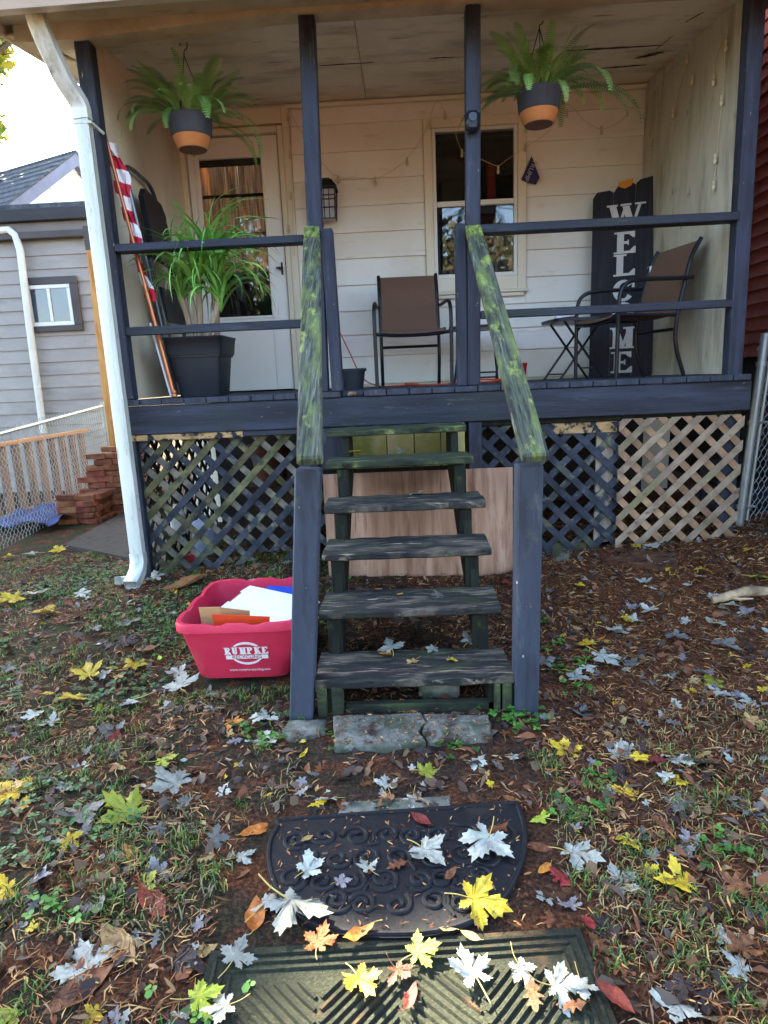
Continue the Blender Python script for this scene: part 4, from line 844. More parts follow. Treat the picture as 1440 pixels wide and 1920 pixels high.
# contents
boxw = mat('white_card', ['cfd6de', 'dfe5ec'], 6, rough=.55, bump=.02); kraft = mat('kraft_card', ['9a744c', 'ae875c'], 7, rough=.8, bump=.08)
wb = thing('cardboard_box', 'flattened white cardboard box with small green marks in the red bin', 'cardboard box', (-.66, -1.1, .2), local=True); wb.rotation_euler = (R(10), R(8), R(-22)); wb.location = (-.69, -1.08, .245); wb.scale = (1.0, 1.0, 1)
MB().prism([(-.2, -.17), (-.06, -.18), (-.06, -.168), (.2, -.17), (.21, -.13), (.21, .19), (.18, .2), (-.19, .17), (-.2, .1), (-.185, .1), (-.185, .0), (-.2, .0)], lambda a, b, t: (a, b, t), .004, .007).build('printed_face', boxw, wb)
MB().prism([(-.195, -.15), (.205, -.15), (.205, .18), (-.195, .165)], lambda a, b, t: (a, b, t), -.001, .0035).build('board', kraft, wb)
MB().prism([(-.2, -.02), (.21, -.024), (.21, -.018), (-.2, -.014)], lambda a, b, t: (a, b, t), .0072, .0085).build('crease', boxw, wb)
for (a, b, c) in ((.185, .12, '4c7a2c'), (.19, .08, '26282c'), (.185, .05, '5b8a34'), (.19, .02, '2f4a86'), (-.15, -.14, '6d8f2e'), (-.13, -.15, '2c3a30'), (.16, .16, '5f8f88')):
    MB().prism([(a-.006, b-.009), (a+.006, b-.009), (a+.006, b+.009), (a-.006, b+.009)], lambda p, q, t: (p, q, t), .0072, .0078).build('printed_mark', plain('mark_'+c, c, .6), wb)
kb = MB(); kb.cbox(-.93, -.80, -1.325, -1.32, .1, .36, .001).cbox(-.799, -.73, -1.322, -1.30, .1, .335, .001)
def lean(nm, vs, m, label, cat): tag(MB().hexa(vs).build(nm, m, org=vs[0]), label, cat)
lean('cardboard_flap', [(-.915, -1.27, .175), (-.82, -1.28, .175), (-.82, -1.275, .175), (-.915, -1.265, .175), (-.925, -1.28, .352), (-.82, -1.30, .358), (-.82, -1.295, .358), (-.925, -1.275, .352)], kraft, 'brown cardboard flap standing in the front corner of red bin', 'cardboard')
lean('cardboard_flap', [(-.818, -1.28, .175), (-.72, -1.25, .175), (-.72, -1.245, .175), (-.818, -1.275, .175), (-.818, -1.30, .356), (-.70, -1.27, .325), (-.70, -1.265, .325), (-.818, -1.295, .356)], kraft, 'slanted brown cardboard flap beside the orange card in red bin', 'cardboard')
lean('orange_card', [(-.84, -1.306, .175), (-.62, -1.30, .175), (-.62, -1.294, .175), (-.84, -1.30, .175), (-.85, -1.335, .338), (-.60, -1.325, .315), (-.60, -1.319, .315), (-.85, -1.329, .338)], mat('orange_print', ['c2401c', 'd24f22'], 6, rough=.6, bump=0), 'orange card standing against the front wall of red bin', 'card')
lean('blue_carton', [(-.72, -.98, .08), (-.54, -.98, .08), (-.54, -.85, .08), (-.72, -.85, .08), (-.72, -1.02, .25), (-.5, -1.02, .23), (-.5, -.80, .27), (-.72, -.80, .285)], mat('blue_print', ['1b3f9c', '2450b4'], 6, rough=.5, bump=0), 'blue carton at the back of the red bin', 'carton')
lean('brown_carton', [(-.9, -1.2, .06), (-.5, -1.2, .06), (-.5, -.9, .06), (-.9, -.9, .06), (-.9, -1.2, .17), (-.5, -1.2, .17), (-.5, -.9, .17), (-.9, -.9, .17)], kraft, 'brown carton lying under the white box in red bin', 'carton')

# ================================================================== DOORMATS
rub = mat('black_rubber', ['08090c', '0e1014'], 9, rough=.6, bump=.15, bscale=60, layers=[('2a2620', 5, (1, 1, 1), .58, .74)])
bmx = thing('doormat', 'black half-round rubber doormat with raised scrolls strewn with leaves', 'doormat', (-.05, -2.42, .0))
tl, tr_, r1, b0_, b1_, l1 = (-.425, -2.236), (.325, -2.178), (.315, -2.40), (.09, -2.645), (-.22, -2.648), (-.40, -2.44)
out = [tl]+[(p.x, p.y) for p in arc([(tl[0]+.01, tl[1]-.02, 0), (-.425, -2.34, 0), (-.40, -2.45, 0), (-.33, -2.57, 0), (-.22, -2.64, 0), (-.05, -2.66, 0), (.10, -2.64, 0), (.22, -2.56, 0), (.30, -2.42, 0), (.33, -2.30, 0), (.33, -2.19, 0)], 5)]+[tr_]
MB().prism(out, lambda a, b, t: (a, b, t+.004), .0, .012).build('mat_base', rub, bmx)
MB().tube([(a*.975-.001, (b+2.42)*.955-2.42, .017) for a, b in out]+[(out[0][0]*.975-.001, (out[0][1]+2.42)*.955-2.42, .017)], .006, 6).build('border', rub, bmx, smooth=True)
def inside(px, py, mg=.05):
    yt = tl[1]+(tr_[1]-tl[1])*(px-tl[0])/(tr_[0]-tl[0])
    return py < yt-mg*.8 and ((px+.05)/.375)**2+(max(0, -(py+2.34))/.315)**2 < (1-mg*1.3)**2 and -.42+mg < px < .325-mg*.6
random.seed(4); cand = []
for gx in np.arange(-.38, .34, .084):
    for gy in np.arange(-2.245, -2.64, -.078):
        px, py = gx+random.uniform(-.012, .012)+(.042 if int(round((gy+2.245)/.078)) % 2 else 0), gy+random.uniform(-.01, .01)
        if inside(px, py, .075) and -.365 < px < .262: cand.append((px, py))
for px, py in cand:
    s = random.choice((-1, 1)); a0 = random.uniform(0, 6.28); tn = random.uniform(1.25, 1.7); r0 = random.uniform(.036, .045)
    P = [(px+s*(r0*(1-t*.8))*math.cos(a0+t*tn*2*math.pi), py+(r0*(1-t*.8))*math.sin(a0+t*tn*2*math.pi), .0175) for t in [k/26 for k in range(27)]]
    e0 = Vector(P[0]); tdir = Vector((random.uniform(-1, 1), random.uniform(-1, 1), 0)).normalized()*.035
    P = [tuple(e0+tdir)]+P
    if inside(*P[0][:2], .05): MB().tube(arc(P, 1), [.004]+[.0068]*(len(P)-2)+[.010], 6, flat=.8).build('scroll', rub, bmx, smooth=True)
    else: MB().tube(P[1:], .0068, 6, flat=.8).build('scroll', rub, bmx, smooth=True)
grm = mat('green_mat_carpet', ['24281f', '2f3228', '3b3d30'], 120, rough=1, bump=.6, bscale=300, layers=[('22241f', 3, (1, 1, 1), .45, .65), ('4b3d2c', 6, (1, 1, 1), .58, .7)], spec=.1)
gmx = thing('doormat', 'worn dark green ribbed doormat partly in sunlight', 'doormat', (-.03, -3.0, 0))
def gq(a, b, t): c, s = math.cos(R(3.2)), math.sin(R(3.2)); return (-.03+a*c-b*s, -3.0+a*s+b*c, t)
GW, GH = .44, .345
MB().prism([(-GW, -GH), (GW, -GH), (GW, GH), (-GW, GH)], gq, .002, .008).build('mat_base', grm, gmx)
def rib(p, q, w_=.014):
    a = Vector(gq(p[0], p[1], .0085)); c = Vector(gq(q[0], q[1], .0085)); MB().tube([a.lerp(c, k/3) for k in range(4)], [w_*.35, w_*.5, w_*.5, w_*.35], 6).build('rib', grm, gmx, smooth=True)
for k in range(3):
    o = .02+k*.02; rib((-GW+o, GH-o), (GW-o, GH-o)); rib((-GW+o, -GH+o), (-GW+o, GH-o-.01)); rib((GW-o, -GH+o), (GW-o, GH-o-.01))
inn = .09; cell = .165
nxc = int((2*GW-2*inn)/cell); wcx = (2*GW-2*inn)/nxc; nyc = 3; wcy = (GH-inn+GH-.02)/4
for ix in range(nxc):
    for iy in range(4):
        x0 = -GW+inn+ix*wcx; y1 = GH-inn-iy*wcy; y0 = y1-wcy
        if y1 < -.12: continue
        dr = 1 if (ix+iy) % 2 else -1
        for k in range(-6, 7):
            c = k*.027; pts_ = []
            P = clip([(x0+wcx/2+c-1-.0005, y0+wcy/2-dr*1), (x0+wcx/2+c-1+.0005, y0+wcy/2-dr*1), (x0+wcx/2+c+1+.0005, y0+wcy/2+dr*1), (x0+wcx/2+c+1-.0005, y0+wcy/2+dr*1)], x0+.006, x0+wcx-.006, lambda a: y0+.006, y1-.006)
            if P:
                P.sort(); a, q2 = P[0], P[-1]
                if math.hypot(a[0]-q2[0], a[1]-q2[1]) > .03: rib(a, q2)

# ================================================================== NEIGHBOUR HOUSE (left)
nsid = mat('grey_vinyl_siding', ['8f8880', '9b948b'], 2, rough=.55, bump=.03, layers=[('7b756d', 2, (.5, 1, 2), .5, .8)])
nwh = mat('white_vinyl_siding', ['c9c9ce', 'd5d5d9'], 2, rough=.55, bump=.02)
NY = 4.5; nb_ = thing('neighbour_house', 'grey vinyl sided neighbour house with white gable left of the porch', 'house', (-6, NY, 0))
nwl = MB().box(-9, -3.86, NY+.03, NY+.2, -.1, 3.22).box(-4.05, -3.86, NY+.202, 9, -.1, 3.22).build('wall', nsid, nb_)
z = -.1
while z < 3.16:
    MB().hexa([(-9, NY-.004, z), (-3.85, NY-.004, z), (-3.85, NY+.03, z), (-9, NY+.03, z), (-9, NY+.012, z+.166), (-3.85, NY+.012, z+.166), (-3.85, NY+.03, z+.166), (-9, NY+.03, z+.166)]).build('siding_board', nsid, nwl); z += .165
brn = mat('brown_fascia', ['3f3a38', '4d4745'], 3, rough=.6, bump=.05)
MB().cbox(-9, -3.72, NY-.14, NY-.02, 3.42, 3.56).build('eave_gutter', mat('dark_gutter', ['2b2a2b', '39383a'], 5, (.3, 1, 1), rough=.7, bump=.2), nb_)
MB().cbox(-9, -3.74, NY-.1, NY+.028, 3.221, 3.30).build('fascia', brn, nb_); MB().cbox(-9, -3.78, NY-.06, NY+.028, 3.301, 3.415).build('soffit_board', mat('taupe_board', ['6b645e', '7a736d'], 3, rough=.6, bump=.03), nb_)
MB().box(-9, -3.72, NY-.1, 9, 3.565, 3.62).build('flat_roof', shingle, nb_)
# window
wa, wb_ = at(38, 522, Y=NY-.03), at(157, 622, Y=NY-.03)
wx0, wx1, wz0, wz1 = wa.x, wb_.x, wb_.z+.02, wa.z
f = MB()
for a in ((wx0, wx1, wz1-.09, wz1), (wx0, wx1, wz0, wz0+.07), (wx0, wx0+.05, wz0+.072, wz1-.092), (wx1-.1, wx1, wz0+.072, wz1-.092)): f.cbox(a[0], a[1], NY-.05, NY-.005, a[2], a[3])
nw = f.build('window', brn, nb_)
ix0, ix1, iz0, iz1 = wx0+.05, wx1-.1, wz0+.07, wz1-.09
f = MB()
for a in ((ix0, ix1, iz1-.05, iz1-.001), (ix0, ix1, iz0+.001, iz0+.05), (ix0, ix0+.045, iz0+.051, iz1-.051), (ix1-.045, ix1, iz0+.051, iz1-.051), ((ix0+ix1)/2-.02, (ix0+ix1)/2+.02, iz0+.051, iz1-.051)): f.cbox(a[0], a[1], NY-.04, NY-.006, a[2], a[3])
f.build('frame', vin, nw)
mirror = mat('dark_window_glass', ['2b3440', '3a4656'], 3, rough=.03, bump=0, spec=1)
MB().box(ix0+.046, (ix0+ix1)/2-.021, NY-.02, NY-.012, iz0+.051, iz1-.051).build('pane', mirror, nw); MB().box((ix0+ix1)/2+.021, ix1-.046, NY-.024, NY-.016, iz0+.051, iz1-.051).build('pane', mirror, nw)
# white vent pipe
pA = [at(5, 432, Y=NY-.09), at(28, 436, Y=NY-.09), at(38, 470, Y=NY-.09), at(55, 610, Y=NY-.09), at(82, 812, Y=NY-.09)]
MB().tube([pA[0]+Vector((-.05, .06, -.02)), pA[0], (pA[0]+pA[1])/2+Vector((0, 0, .02)), pA[1]+Vector((0, 0, -.03)), pA[2], pA[3], pA[4]], .045, 12).build('vent_pipe', mat('white_pvc', ['c6c6bd', 'd2d2ca'], 4, rough=.4, bump=0), nb_, smooth=True)
# gable end turned towards us, roof slope beside it
pk = at(130, 290, Y=8.0); e1_ = Vector((math.sin(R(18)), math.cos(R(18)), 0)); e2_ = Vector((-math.cos(R(25)), math.sin(R(25)), 0))
nrmg = Vector((e1_.y, -e1_.x, 0))
dl = ray(0, 388); tt = (pk-CAM).dot(nrmg)/dl.dot(nrmg); lo = CAM+dl*tt
slope = (lo-pk)
fr0 = pk+slope*1.6; bk0 = pk+(Vector((-slope.x, -slope.y, slope.z)))*1.3
def gp_(s, t): return pk+slope*s+e2_*t
base_z = fr0.z
gab = MB().add([tuple(pk), tuple(fr0), tuple(bk0), (pk.x, pk.y, min(fr0.z, bk0.z)-.5), (fr0.x, fr0.y, bk0.z-.5), (bk0.x, bk0.y, bk0.z-.5)], [(0, 1, 4, 5, 2)]).build('gable_wall', nwh, nb_)
zb_ = 3.5
for k in range(11):
    zz0 = zb_+k*.2; zz1 = zz0+.195
    sA = (pk.z-zz0)/(pk.z-fr0.z); sB = (pk.z-zz1)/(pk.z-fr0.z)
    if sB <= .03: break
    def gpt(s, side): return pk+Vector((slope.x, slope.y, 0))*(s*side*1.6) if side > 0 else pk-Vector((slope.x, slope.y, 0))*(s*1.6)
    a, b_, c, d_ = gpt(min(sA, 1.0), 1), gpt(min(sA, .8), -1), gpt(min(sB, .8), -1), gpt(min(sB, 1.0), 1); o1 = nrmg*.028; o2 = nrmg*.008
    if o1.dot(CAM-pk) < 0: o1, o2 = -o1, -o2
    P = [(a.x, a.y, zz0), (b_.x, b_.y, zz0), (c.x, c.y, zz1), (d_.x, d_.y, zz1)]
    MB().hexa([tuple(Vector(P[0])+o1), tuple(Vector(P[1])+o1), P[1], P[0], tuple(Vector(P[3])+o2), tuple(Vector(P[2])+o2), P[2], P[3]]).build('gable_board', nwh, gab)
og = nrmg if nrmg.dot(CAM-pk) > 0 else -nrmg
slate_f = mat('slate_fascia', ['5b6274', '6a7186'], 3, rough=.5, bump=.02)
dn = Vector((0, 0, -.2))
for tgt in (fr0, bk0):
    a, c = pk+og*.05, tgt+og*.05
    MB().hexa([tuple(a+dn), tuple(c+dn), tuple(c+dn+og*.1), tuple(a+dn+og*.1), tuple(a), tuple(c), tuple(c+og*.1), tuple(a+og*.1)]).build('rake_board', slate_f, nb_)
rs = MB(); nrow = 12
roofp = None
for r_ in range(nrow):
    s0, s1 = r_/nrow*1.6, (r_+1)/nrow*1.6+.03
    a, b_, c, d_ = pk+og*.16+slope*s0, pk+og*.16+slope*s1, pk+slope*s1+e2_*7, pk+slope*s0+e2_*7
    up = Vector((0, 0, .03)); MB().hexa([tuple(a), tuple(b_+up*.5), tuple(c+up*.5), tuple(d_), tuple(a+up*.6), tuple(b_+up*1.6), tuple(c+up*1.6), tuple(d_+up*.6)]).build('shingle_row', shingle, nb_)
MB().hexa([tuple(pk+og*.16), tuple(bk0+og*.16), tuple(bk0+e2_*7), tuple(pk+e2_*7), tuple(pk+og*.16+Vector((0, 0, .06))), tuple(bk0+og*.16+Vector((0, 0, .06))), tuple(bk0+e2_*7+Vector((0, 0, .06))), tuple(pk+e2_*7+Vector((0, 0, .06)))]).build('roof_slope', shingle, nb_)
vpos = gp_(.35, 1.55); MB().cbox(vpos.x-.18, vpos.x+.18, vpos.y-.18, vpos.y+.18, vpos.z-.05, vpos.z+.16, .02).build('roof_vent', brn, nb_)
# timber post beside it
pa_, pb_ = at(172, 470, Y=4.25), at(207, 765, Y=4.25)
tp = thing('timber_post', 'raw orange timber post at the corner of the grey neighbour house', 'post', (pb_.x, 4.25, 0))
MB().bar((pb_.x-.02, 4.25, -.05), (pa_.x+.02, 4.25, pa_.z), .13, .1, up=(0, 1, 0)).build('timber', mat('orange_timber', ['a8763f', 'bf8c50', '93642f'], 5, (3, 1, .3), rough=.8, bump=.2), tp)
MB().cbox(pa_.x-.06, pa_.x+.05, 4.21, 4.33, pa_.z+.001, pa_.z+.28).build('post_cap', brn, tp)
# deck railing of the neighbour
wdn = mat('raw_railing', ['6f5442', '866751', '5f4839'], 6, (2, 2, .4), rough=.8, bump=.2, rand=.15)
rlg = thing('deck_railing', 'unpainted wooden railing behind the chain link fence', 'railing', (-4.2, 3.4, 0))
MB().cbox(-4.25, -4.14, 2.0, 4.42, .79, .83).build('top_rail', mat('orange_rail', ['a5744a', 'b98457'], 6, (2, .4, 1), rough=.8, bump=.2), rlg)
MB().cbox(-4.23, -4.16, 2.0, 4.42, .02, .07).build('bottom_rail', wdn, rlg)
y = 2.05
while y < 4.35: MB().cbox(-4.225, -4.165, y, y+.075, .071, .789).build('baluster', wdn, rlg); y += .24
# chain-link fence (left)
def chainlink(name, A, B, h0, h1, label, cell=.07, zbase=.03):
    t = thing(name, label, 'fence', A); A = Vector(A); B = Vector(B); d = B-A; L = d.length; d.normalize(); b = MB(); hgt = (h0+h1)/2-zbase
    def P(s, z, o): hh = h0+(h1-h0)*s/L; q = A+d*s; return (q.x-d.y*o, q.y+d.x*o, zbase+z/hgt*(hh+.05-zbase))
    n = int((L+hgt)/cell)
    for k in range(n+1):
        for sgn_ in (1, -1):
            c = k*cell-(hgt if sgn_ > 0 else 0); pts = []
            for z in np.arange(0, hgt+.001, cell/2):
                s = c+z if sgn_ > 0 else c-z+0
                if 0 <= s <= L: pts.append(P(s, z, .004*(1 if len(pts) % 2 else -1)*sgn_))
            if len(pts) > 1: b.tube(pts, .0024, 3, cap=False)
    b.build('wire_mesh', wire_m, t)
    MB().tube([A+Vector((0, 0, h0)), B+Vector((0, 0, h1))], .018, 10).build('top_rail', galv, t, smooth=True)
    MB().tube([B+Vector((0, 0, -.1)), B+Vector((0, 0, h1+.05))], .024, 10).build('end_post', galv, t, smooth=True)
    return t
chainlink('chain_link_fence', (-3.42, 1.1, 0), (-3.78, 4.1, 0), .97, 1.13, 'galvanised chain link fence running back past the brick stack')
# blue tarp
n = 22; V = []; Fc = []
for i in range(n+1):
    for j in range(n+1):
        x_ = -4.1+.75*i/n; y_ = 1.9+1.1*j/n; V.append((x_, y_, .05+.05*abs(math.sin(x_*9+y_*3)+.6*math.sin(y_*13))+.02*random.random()))
for i in range(n):
    for j in range(n): q = i*(n+1)+j; Fc.append((q, q+n+1, q+n+2, q+1))
tag(MB().add(V, Fc).build('tarp', mat('blue_tarp', ['232f57', '32406c', '4a5878'], 7, rough=.5, bump=.2), org=(-3.7, 2.4, .05), smooth=True), 'crumpled blue tarp on the ground behind the chain link fence', 'tarp')
# brick stack
bk = mat('old_brick', ['57301f', '6f3f2a', '865539'], 9, rough=.9, bump=.5, bscale=40, rand=.3, layers=[('6b6236', 4, (1, 1, 1), .6, .72), ('3b2a24', 7, (1, 1, 1), .62, .75)])
bs = thing('brick_stack', 'stack of old loose red bricks, mossy, beside the chain link fence', 'brick stack', (-3.2, 2.5, 0), local=True)
bms = [MB().cbox(-.1, .1, -.048, .048, -.029, .029, .006, jit=.004).mesh('brick', bk) for _ in range(6)]
random.seed(9)
def brick(x, y, z, rz=0): child(random.choice(bms), 'brick', bs, Vector((x, y, z))-Vector((-3.2, 2.5, 0)), (random.uniform(-.05, .05), random.uniform(-.05, .05), rz+random.uniform(-.12, .12)))
for r_ in range(5):
    for k in range(2): brick(-3.40+.205*k+random.uniform(-.01, .01), 2.26+random.uniform(-.015, .015), .032+r_*.06)
    for k in range(3): brick(-3.16+random.uniform(-.01, .01), 2.28+.1*k, .032+r_*.06, R(90) if r_ % 2 else 0)
for r_ in range(10):
    w_ = 3 if r_ < 8 else 2
    for k in range(w_): brick(-3.33+(.0 if r_ < 8 else .1)+.1*(r_ % 2)+.2*k*(1 if r_ % 3 else .92), 2.62+random.uniform(-.02, .02), .032+r_*.061)
    for k in range(2): brick(-2.98+.1*(r_ % 2)+random.uniform(-.02, .02), 2.8+.11*k, .032+r_*.061, R(90) if (r_+k) % 2 else R(20))
for r_ in range(11): brick(-2.86+random.uniform(-.02, .02), 3.05+.02*r_ % .1, .032+r_*.061, R(80) if r_ % 2 else 0); brick(-3.1+random.uniform(-.02, .02), 2.95, .032+r_*.061)
for (x_, y_, z_) in ((-3.2, 2.6, .645), (-3.02, 2.62, .645), (-3.1, 2.75, .70), (-2.95, 2.8, .7), (-2.9, 2.9, .73)): brick(x_, y_, z_)
tag(MB().prism([(-2.9, 1.2), (-1.95, .6), (-1.8, 2.6), (-3.0, 3.0)], lambda a, b, t: (a, b, t), -.03, .048).build('paving', mat('dirty_concrete', ['2c2620', '3a3229', '241f1a'], 9, rough=.95, bump=.4), org=(-2.4, 1.8, 0)), None, None, None, 'structure')

# ================================================================== RIGHT SIDE
redm = mat('red_siding', ['8a4238', '9c5044', '78362e'], 3, rough=.6, bump=.05)
rh = thing('neighbour_house', 'red lap sided house close by on the right of the porch', 'house', (2.8, 3, 0))
rwl = MB().box(2.8, 3.0, -1.2, 9, 1.36, 5.5).build('wall', redm, rh); z = 1.36
while z < 4.2:
    MB().hexa([(2.772, -1.2, z), (2.772, 9, z), (2.80, 9, z), (2.80, -1.2, z), (2.79, -1.2, z+.102), (2.79, 9, z+.102), (2.80, 9, z+.102), (2.80, -1.2, z+.102)][::1]).build('siding_board', redm, rwl); z += .1
MB().box(2.82, 3.0, -1.2, 9, 0, 1.358).build('foundation', mat('dark_foundation', ['2b2a2a', '3a3735'], 3, rough=.95, bump=.4), rh)
gt = thing('gate_post', 'galvanised chain link gate post beside the porch corner', 'gate post', (2.27, .3, .2))
g0 = at(1385, 985, Y=.3); g1 = at(1436, 625, Y=.3)
MB().tube([g0-Vector((0, 0, .06)), g1], .028, 14).build('post', galv, gt, smooth=True); h0, h1_ = at(1400, 975, Y=.32), at(1449, 640, Y=.32)
MB().tube([h0, h1_], .011, 8).build('gate_frame', galv, gt, smooth=True)
for k in (.1, .55, .85):
    p = g0.lerp(g1, k); MB().tube([p, p+Vector((.1, .01, 0))], .009, 6).tube([p-Vector((0, 0, .015)), p+Vector((0, 0, .015))], .034, 14).build('hinge_band', galv, gt, smooth=True)
chainlink('chain_link_gate', (2.33, .33, .2), (2.75, .6, .2), 1.2, 1.2, 'galvanised chain link gate beside the red house', zbase=.25)
drn = mat('black_drain_pipe', ['17191e', '22252c'], 5, rough=.5, bump=.05)
def corr(name, pts, r, label):
    P = arc(pts, 14); rs = [r*(1+.06*(1 if (i//1) % 2 else -1)) for i in range(len(P))]; tag(MB().tube(P, rs, 18).build(name, drn, org=pts[0], smooth=True), label, 'drain pipe')
corr('drain_pipe', [(2.25, .75, .56), (2.5, .85, .52), (2.75, 1.05, .50)], .07, 'black corrugated drain pipe behind the gate post, upper one')
corr('drain_pipe', [(2.15, .7, .33), (2.4, .6, .34), (2.78, .75, .30)], .1, 'thick black corrugated drain pipe lying on ground behind gate post')

# ================================================================== LOOSE WOOD
def blob(name, pts2, z0, z1, m, label, cat, loc, rz=0, tilt=(0, 0)):
    n = len(pts2); b = MB(); b.loops([[(x_, y_, z0) for x_, y_ in pts2], [(x_*1.04, y_*1.04, (z0+z1)/2+.006*math.sin(x_*40)) for x_, y_ in pts2], [(x_*.96, y_*.94, z1+.008*math.sin(x_*25+y_*17)) for x_, y_ in pts2]])
    o = b.build(name, m); o.location = loc; o.rotation_euler = (*tilt, rz); tag(o, label, cat)
stump = mat('stump_wood', ['2f1c12', '4d2f1d', '6b4529'], 14, (1, 3, 2), rough=.95, bump=.9, layers=[('1a110c', 9, (1, 2, 2), .5, .62), ('7a5a3a', 22, (1, 4, 2), .58, .68)])
q = gat(1205, 1058); blob('stump', [(-.22, .07), (-.18, .03), (-.15, -.01), (-.1, -.03), (-.07, -.08), (-.02, -.075), (.03, -.115), (.09, -.10), (.14, -.105), (.17, -.06), (.19, -.03), (.165, .02), (.17, .06), (.11, .075), (.05, .11), (-.03, .09), (-.1, .105), (-.16, .085)], -.03, .04, stump, 'weathered reddish stump slice by the natural wood lattice', 'stump', (q.x, q.y, q.z), 0, (R(8), R(-4)))
q = gat(345, 1100); blob('bark_piece', [(-.13, -.005), (-.09, -.03), (-.04, -.03), (.0, -.045), (.06, -.03), (.1, -.01), (.14, .02), (.1, .04), (.06, .035), (0, .05), (-.05, .03), (-.09, .03)], .0, .016, mat('orange_bark', ['5a3a1f', '7d5229', '40281a'], 10, (1, 4, 1), rough=.85, bump=.5), 'curled orange brown bark piece behind the red bin', 'bark', (q.x+.0, q.y, q.z+.02), R(15), (R(10), R(-12)))
brm = mat('bare_branch', ['8a7458', 'a89070', '6d5a44'], 7, (1, 1, 1), rough=.85, bump=.4)
q = gat(1335, 1135); br = thing('fallen_branch', 'thick bare fallen branch on the mulch near the gate', 'branch', q)
P = [q+Vector(o) for o in ((0, 0, .03), (.07, .0, .045), (.16, .02, .06), (.26, .04, .055), (.42, .02, .04), (.6, -.05, .03))]
MB().tube(arc(P, 5), [.02]*3+[.023]*8+[.027]*15, 10).build('limb', brm, br, smooth=True); MB().tube([P[1], P[1]+Vector((.05, -.04, .0)), P[1]+Vector((.11, -.05, .005))], [.012, .008, .004], 6).build('twig', brm, br, smooth=True)
q = gat(1045, 1045); blob('rock', [(-.05, -.02), (0, -.04), (.06, -.02), (.05, .03), (-.03, .03)], -.01, .05, conc, 'grey rock at the bottom of the dark lattice', 'rock', (q.x, q.y-.03, q.z))
# clutter under the porch
def under(name, prof, loc, m, label, cat, tilt=0): o = MB().lathe(prof, seg=24).build(name, m, smooth=True); o.location = loc; o.rotation_euler = (tilt, tilt*.7, 0); tag(o, label, cat)
under('paint_can', [(.08, 0), (.08, .19), (.085, .19), (.085, .2), (0, .2)], (-1.40, .3, .2), mat('can_label', ['8fa3c0', 'b9c4d4'], 4, rough=.4, bump=0), 'pale blue paint can behind the left lattice', 'can', R(14))
under('red_can', [(.05, 0), (.05, .12), (0, .12)], (-1.46, .26, .15), mat('can_red', ['7a1420', '8f1c28'], 4, rough=.4, bump=0), 'small red can behind the left lattice', 'can', R(80))
under('white_jug', [(.05, 0), (.055, .12), (.05, .16), (.02, .19), (.02, .21), (0, .21)], (-1.6, .4, .3), vin, 'white plastic jug behind the left lattice', 'jug')
under('clay_pot', [(.1, 0), (.14, .24), (.155, .24), (.155, .29), (.14, .29), (.1, .03), (0, .03)], (-.95, .6, .6), mat('old_clay', ['4a2c1c', '5d3a26'], 5, rough=.9, bump=.1), 'clay pot stored under the porch behind left lattice', 'pot')
tag(MB().box(-1.15, -.7, .5, .85, .1, .598).build('crate', mat('dark_crate', ['2f241b', '3b2e23'], 5, rough=.9, bump=.1), org=(-.9, .7, .1)), 'brown crate carrying a clay pot under the porch', 'crate')

# ================================================================== TREE (left, beyond the frame) and power line
tree = thing('maple_tree', 'tall maple with yellow green leaves beyond the neighbour house', 'tree', (-9.3, 9.3, 0))
TC = Vector((-.7, -1.25, 0))+SUN*(14/math.cos(SUN_EL)); bark_m = mat('tree_bark', ['4a4038', '625548'], 8, (1, 1, .3), rough=.95, bump=.6)
TB = Vector((TC.x-.3, TC.y+.2, 0)); MB().tube(arc([TB, TB+Vector((.1, 0, 3)), TB+Vector((.2, -.1, 6)), TC+Vector((0, 0, 1.5))], 5), [.3]*4+[.25]*6+[.16]*4+[.06]*2, 10).build('trunk', bark_m, tree, smooth=True)
lb = MB()
for k in range(14):
    a = random.uniform(0, 6.28); p0 = TB.lerp(TC, random.uniform(.55, .95)); p0.z = TB.z+(TC.z)*random.uniform(.55, .95); e = TC+Vector((3.2*math.cos(a), 3.2*math.sin(a), random.uniform(-1.5, 2))); lb.tube(arc([p0, p0.lerp(e, .5)+Vector((0, 0, .4)), e], 4), [.09]*4+[.05]*4+[.02], 6)
lb.build('branches', bark_m, tree, smooth=True)
NL = 42000
rr = RNG.random(NL)**(1/3); dv = RNG.normal(size=(NL, 3)); dv /= np.linalg.norm(dv, axis=1)[:, None]
cl = np.array([.85+.22*math.sin(3*a) for a in np.arctan2(dv[:, 1], dv[:, 0])])
P = np.array(TC)+dv*rr[:, None]*np.array([3.8, 3.8, 3.5])*(.9+.12*np.sin(dv[:, 2]*7+dv[:, 0]*5))[:, None]
S_ = np.array(SUN); gp0 = P-S_*(P[:, 2]/S_[2])[:, None]          # where each leaf's shadow lands
gx_, gy_ = gp0[:, 0], gp0[:, 1]
hole = (np.abs(gx_-.01-.08*np.sin(gy_*9)) < .37-.07*np.sin(gx_*13+1)-.5*(gy_+2.85)) & (gy_ < -2.62+.04*np.sin(gx_*17)) & (gy_ > -3.8)  # gap cut in the crown, shaped to let the sun patch onto the doormat
dd = P-np.array(CAM); zz_ = dd@np.array(FW); uu = 720+F_PX*(dd@np.array(RT))/zz_
P = P[~hole & ~((uu > 42+25*np.sin(P[:, 2]*3.1)) & (zz_ > 0))]; n = len(P)
ax = RNG.normal(size=(n, 3)); ax /= np.linalg.norm(ax, axis=1)[:, None]; bx = np.cross(ax, RNG.normal(size=(n, 3))); bx /= np.linalg.norm(bx, axis=1)[:, None]
sz = RNG.uniform(.07, .12, n)[:, None]
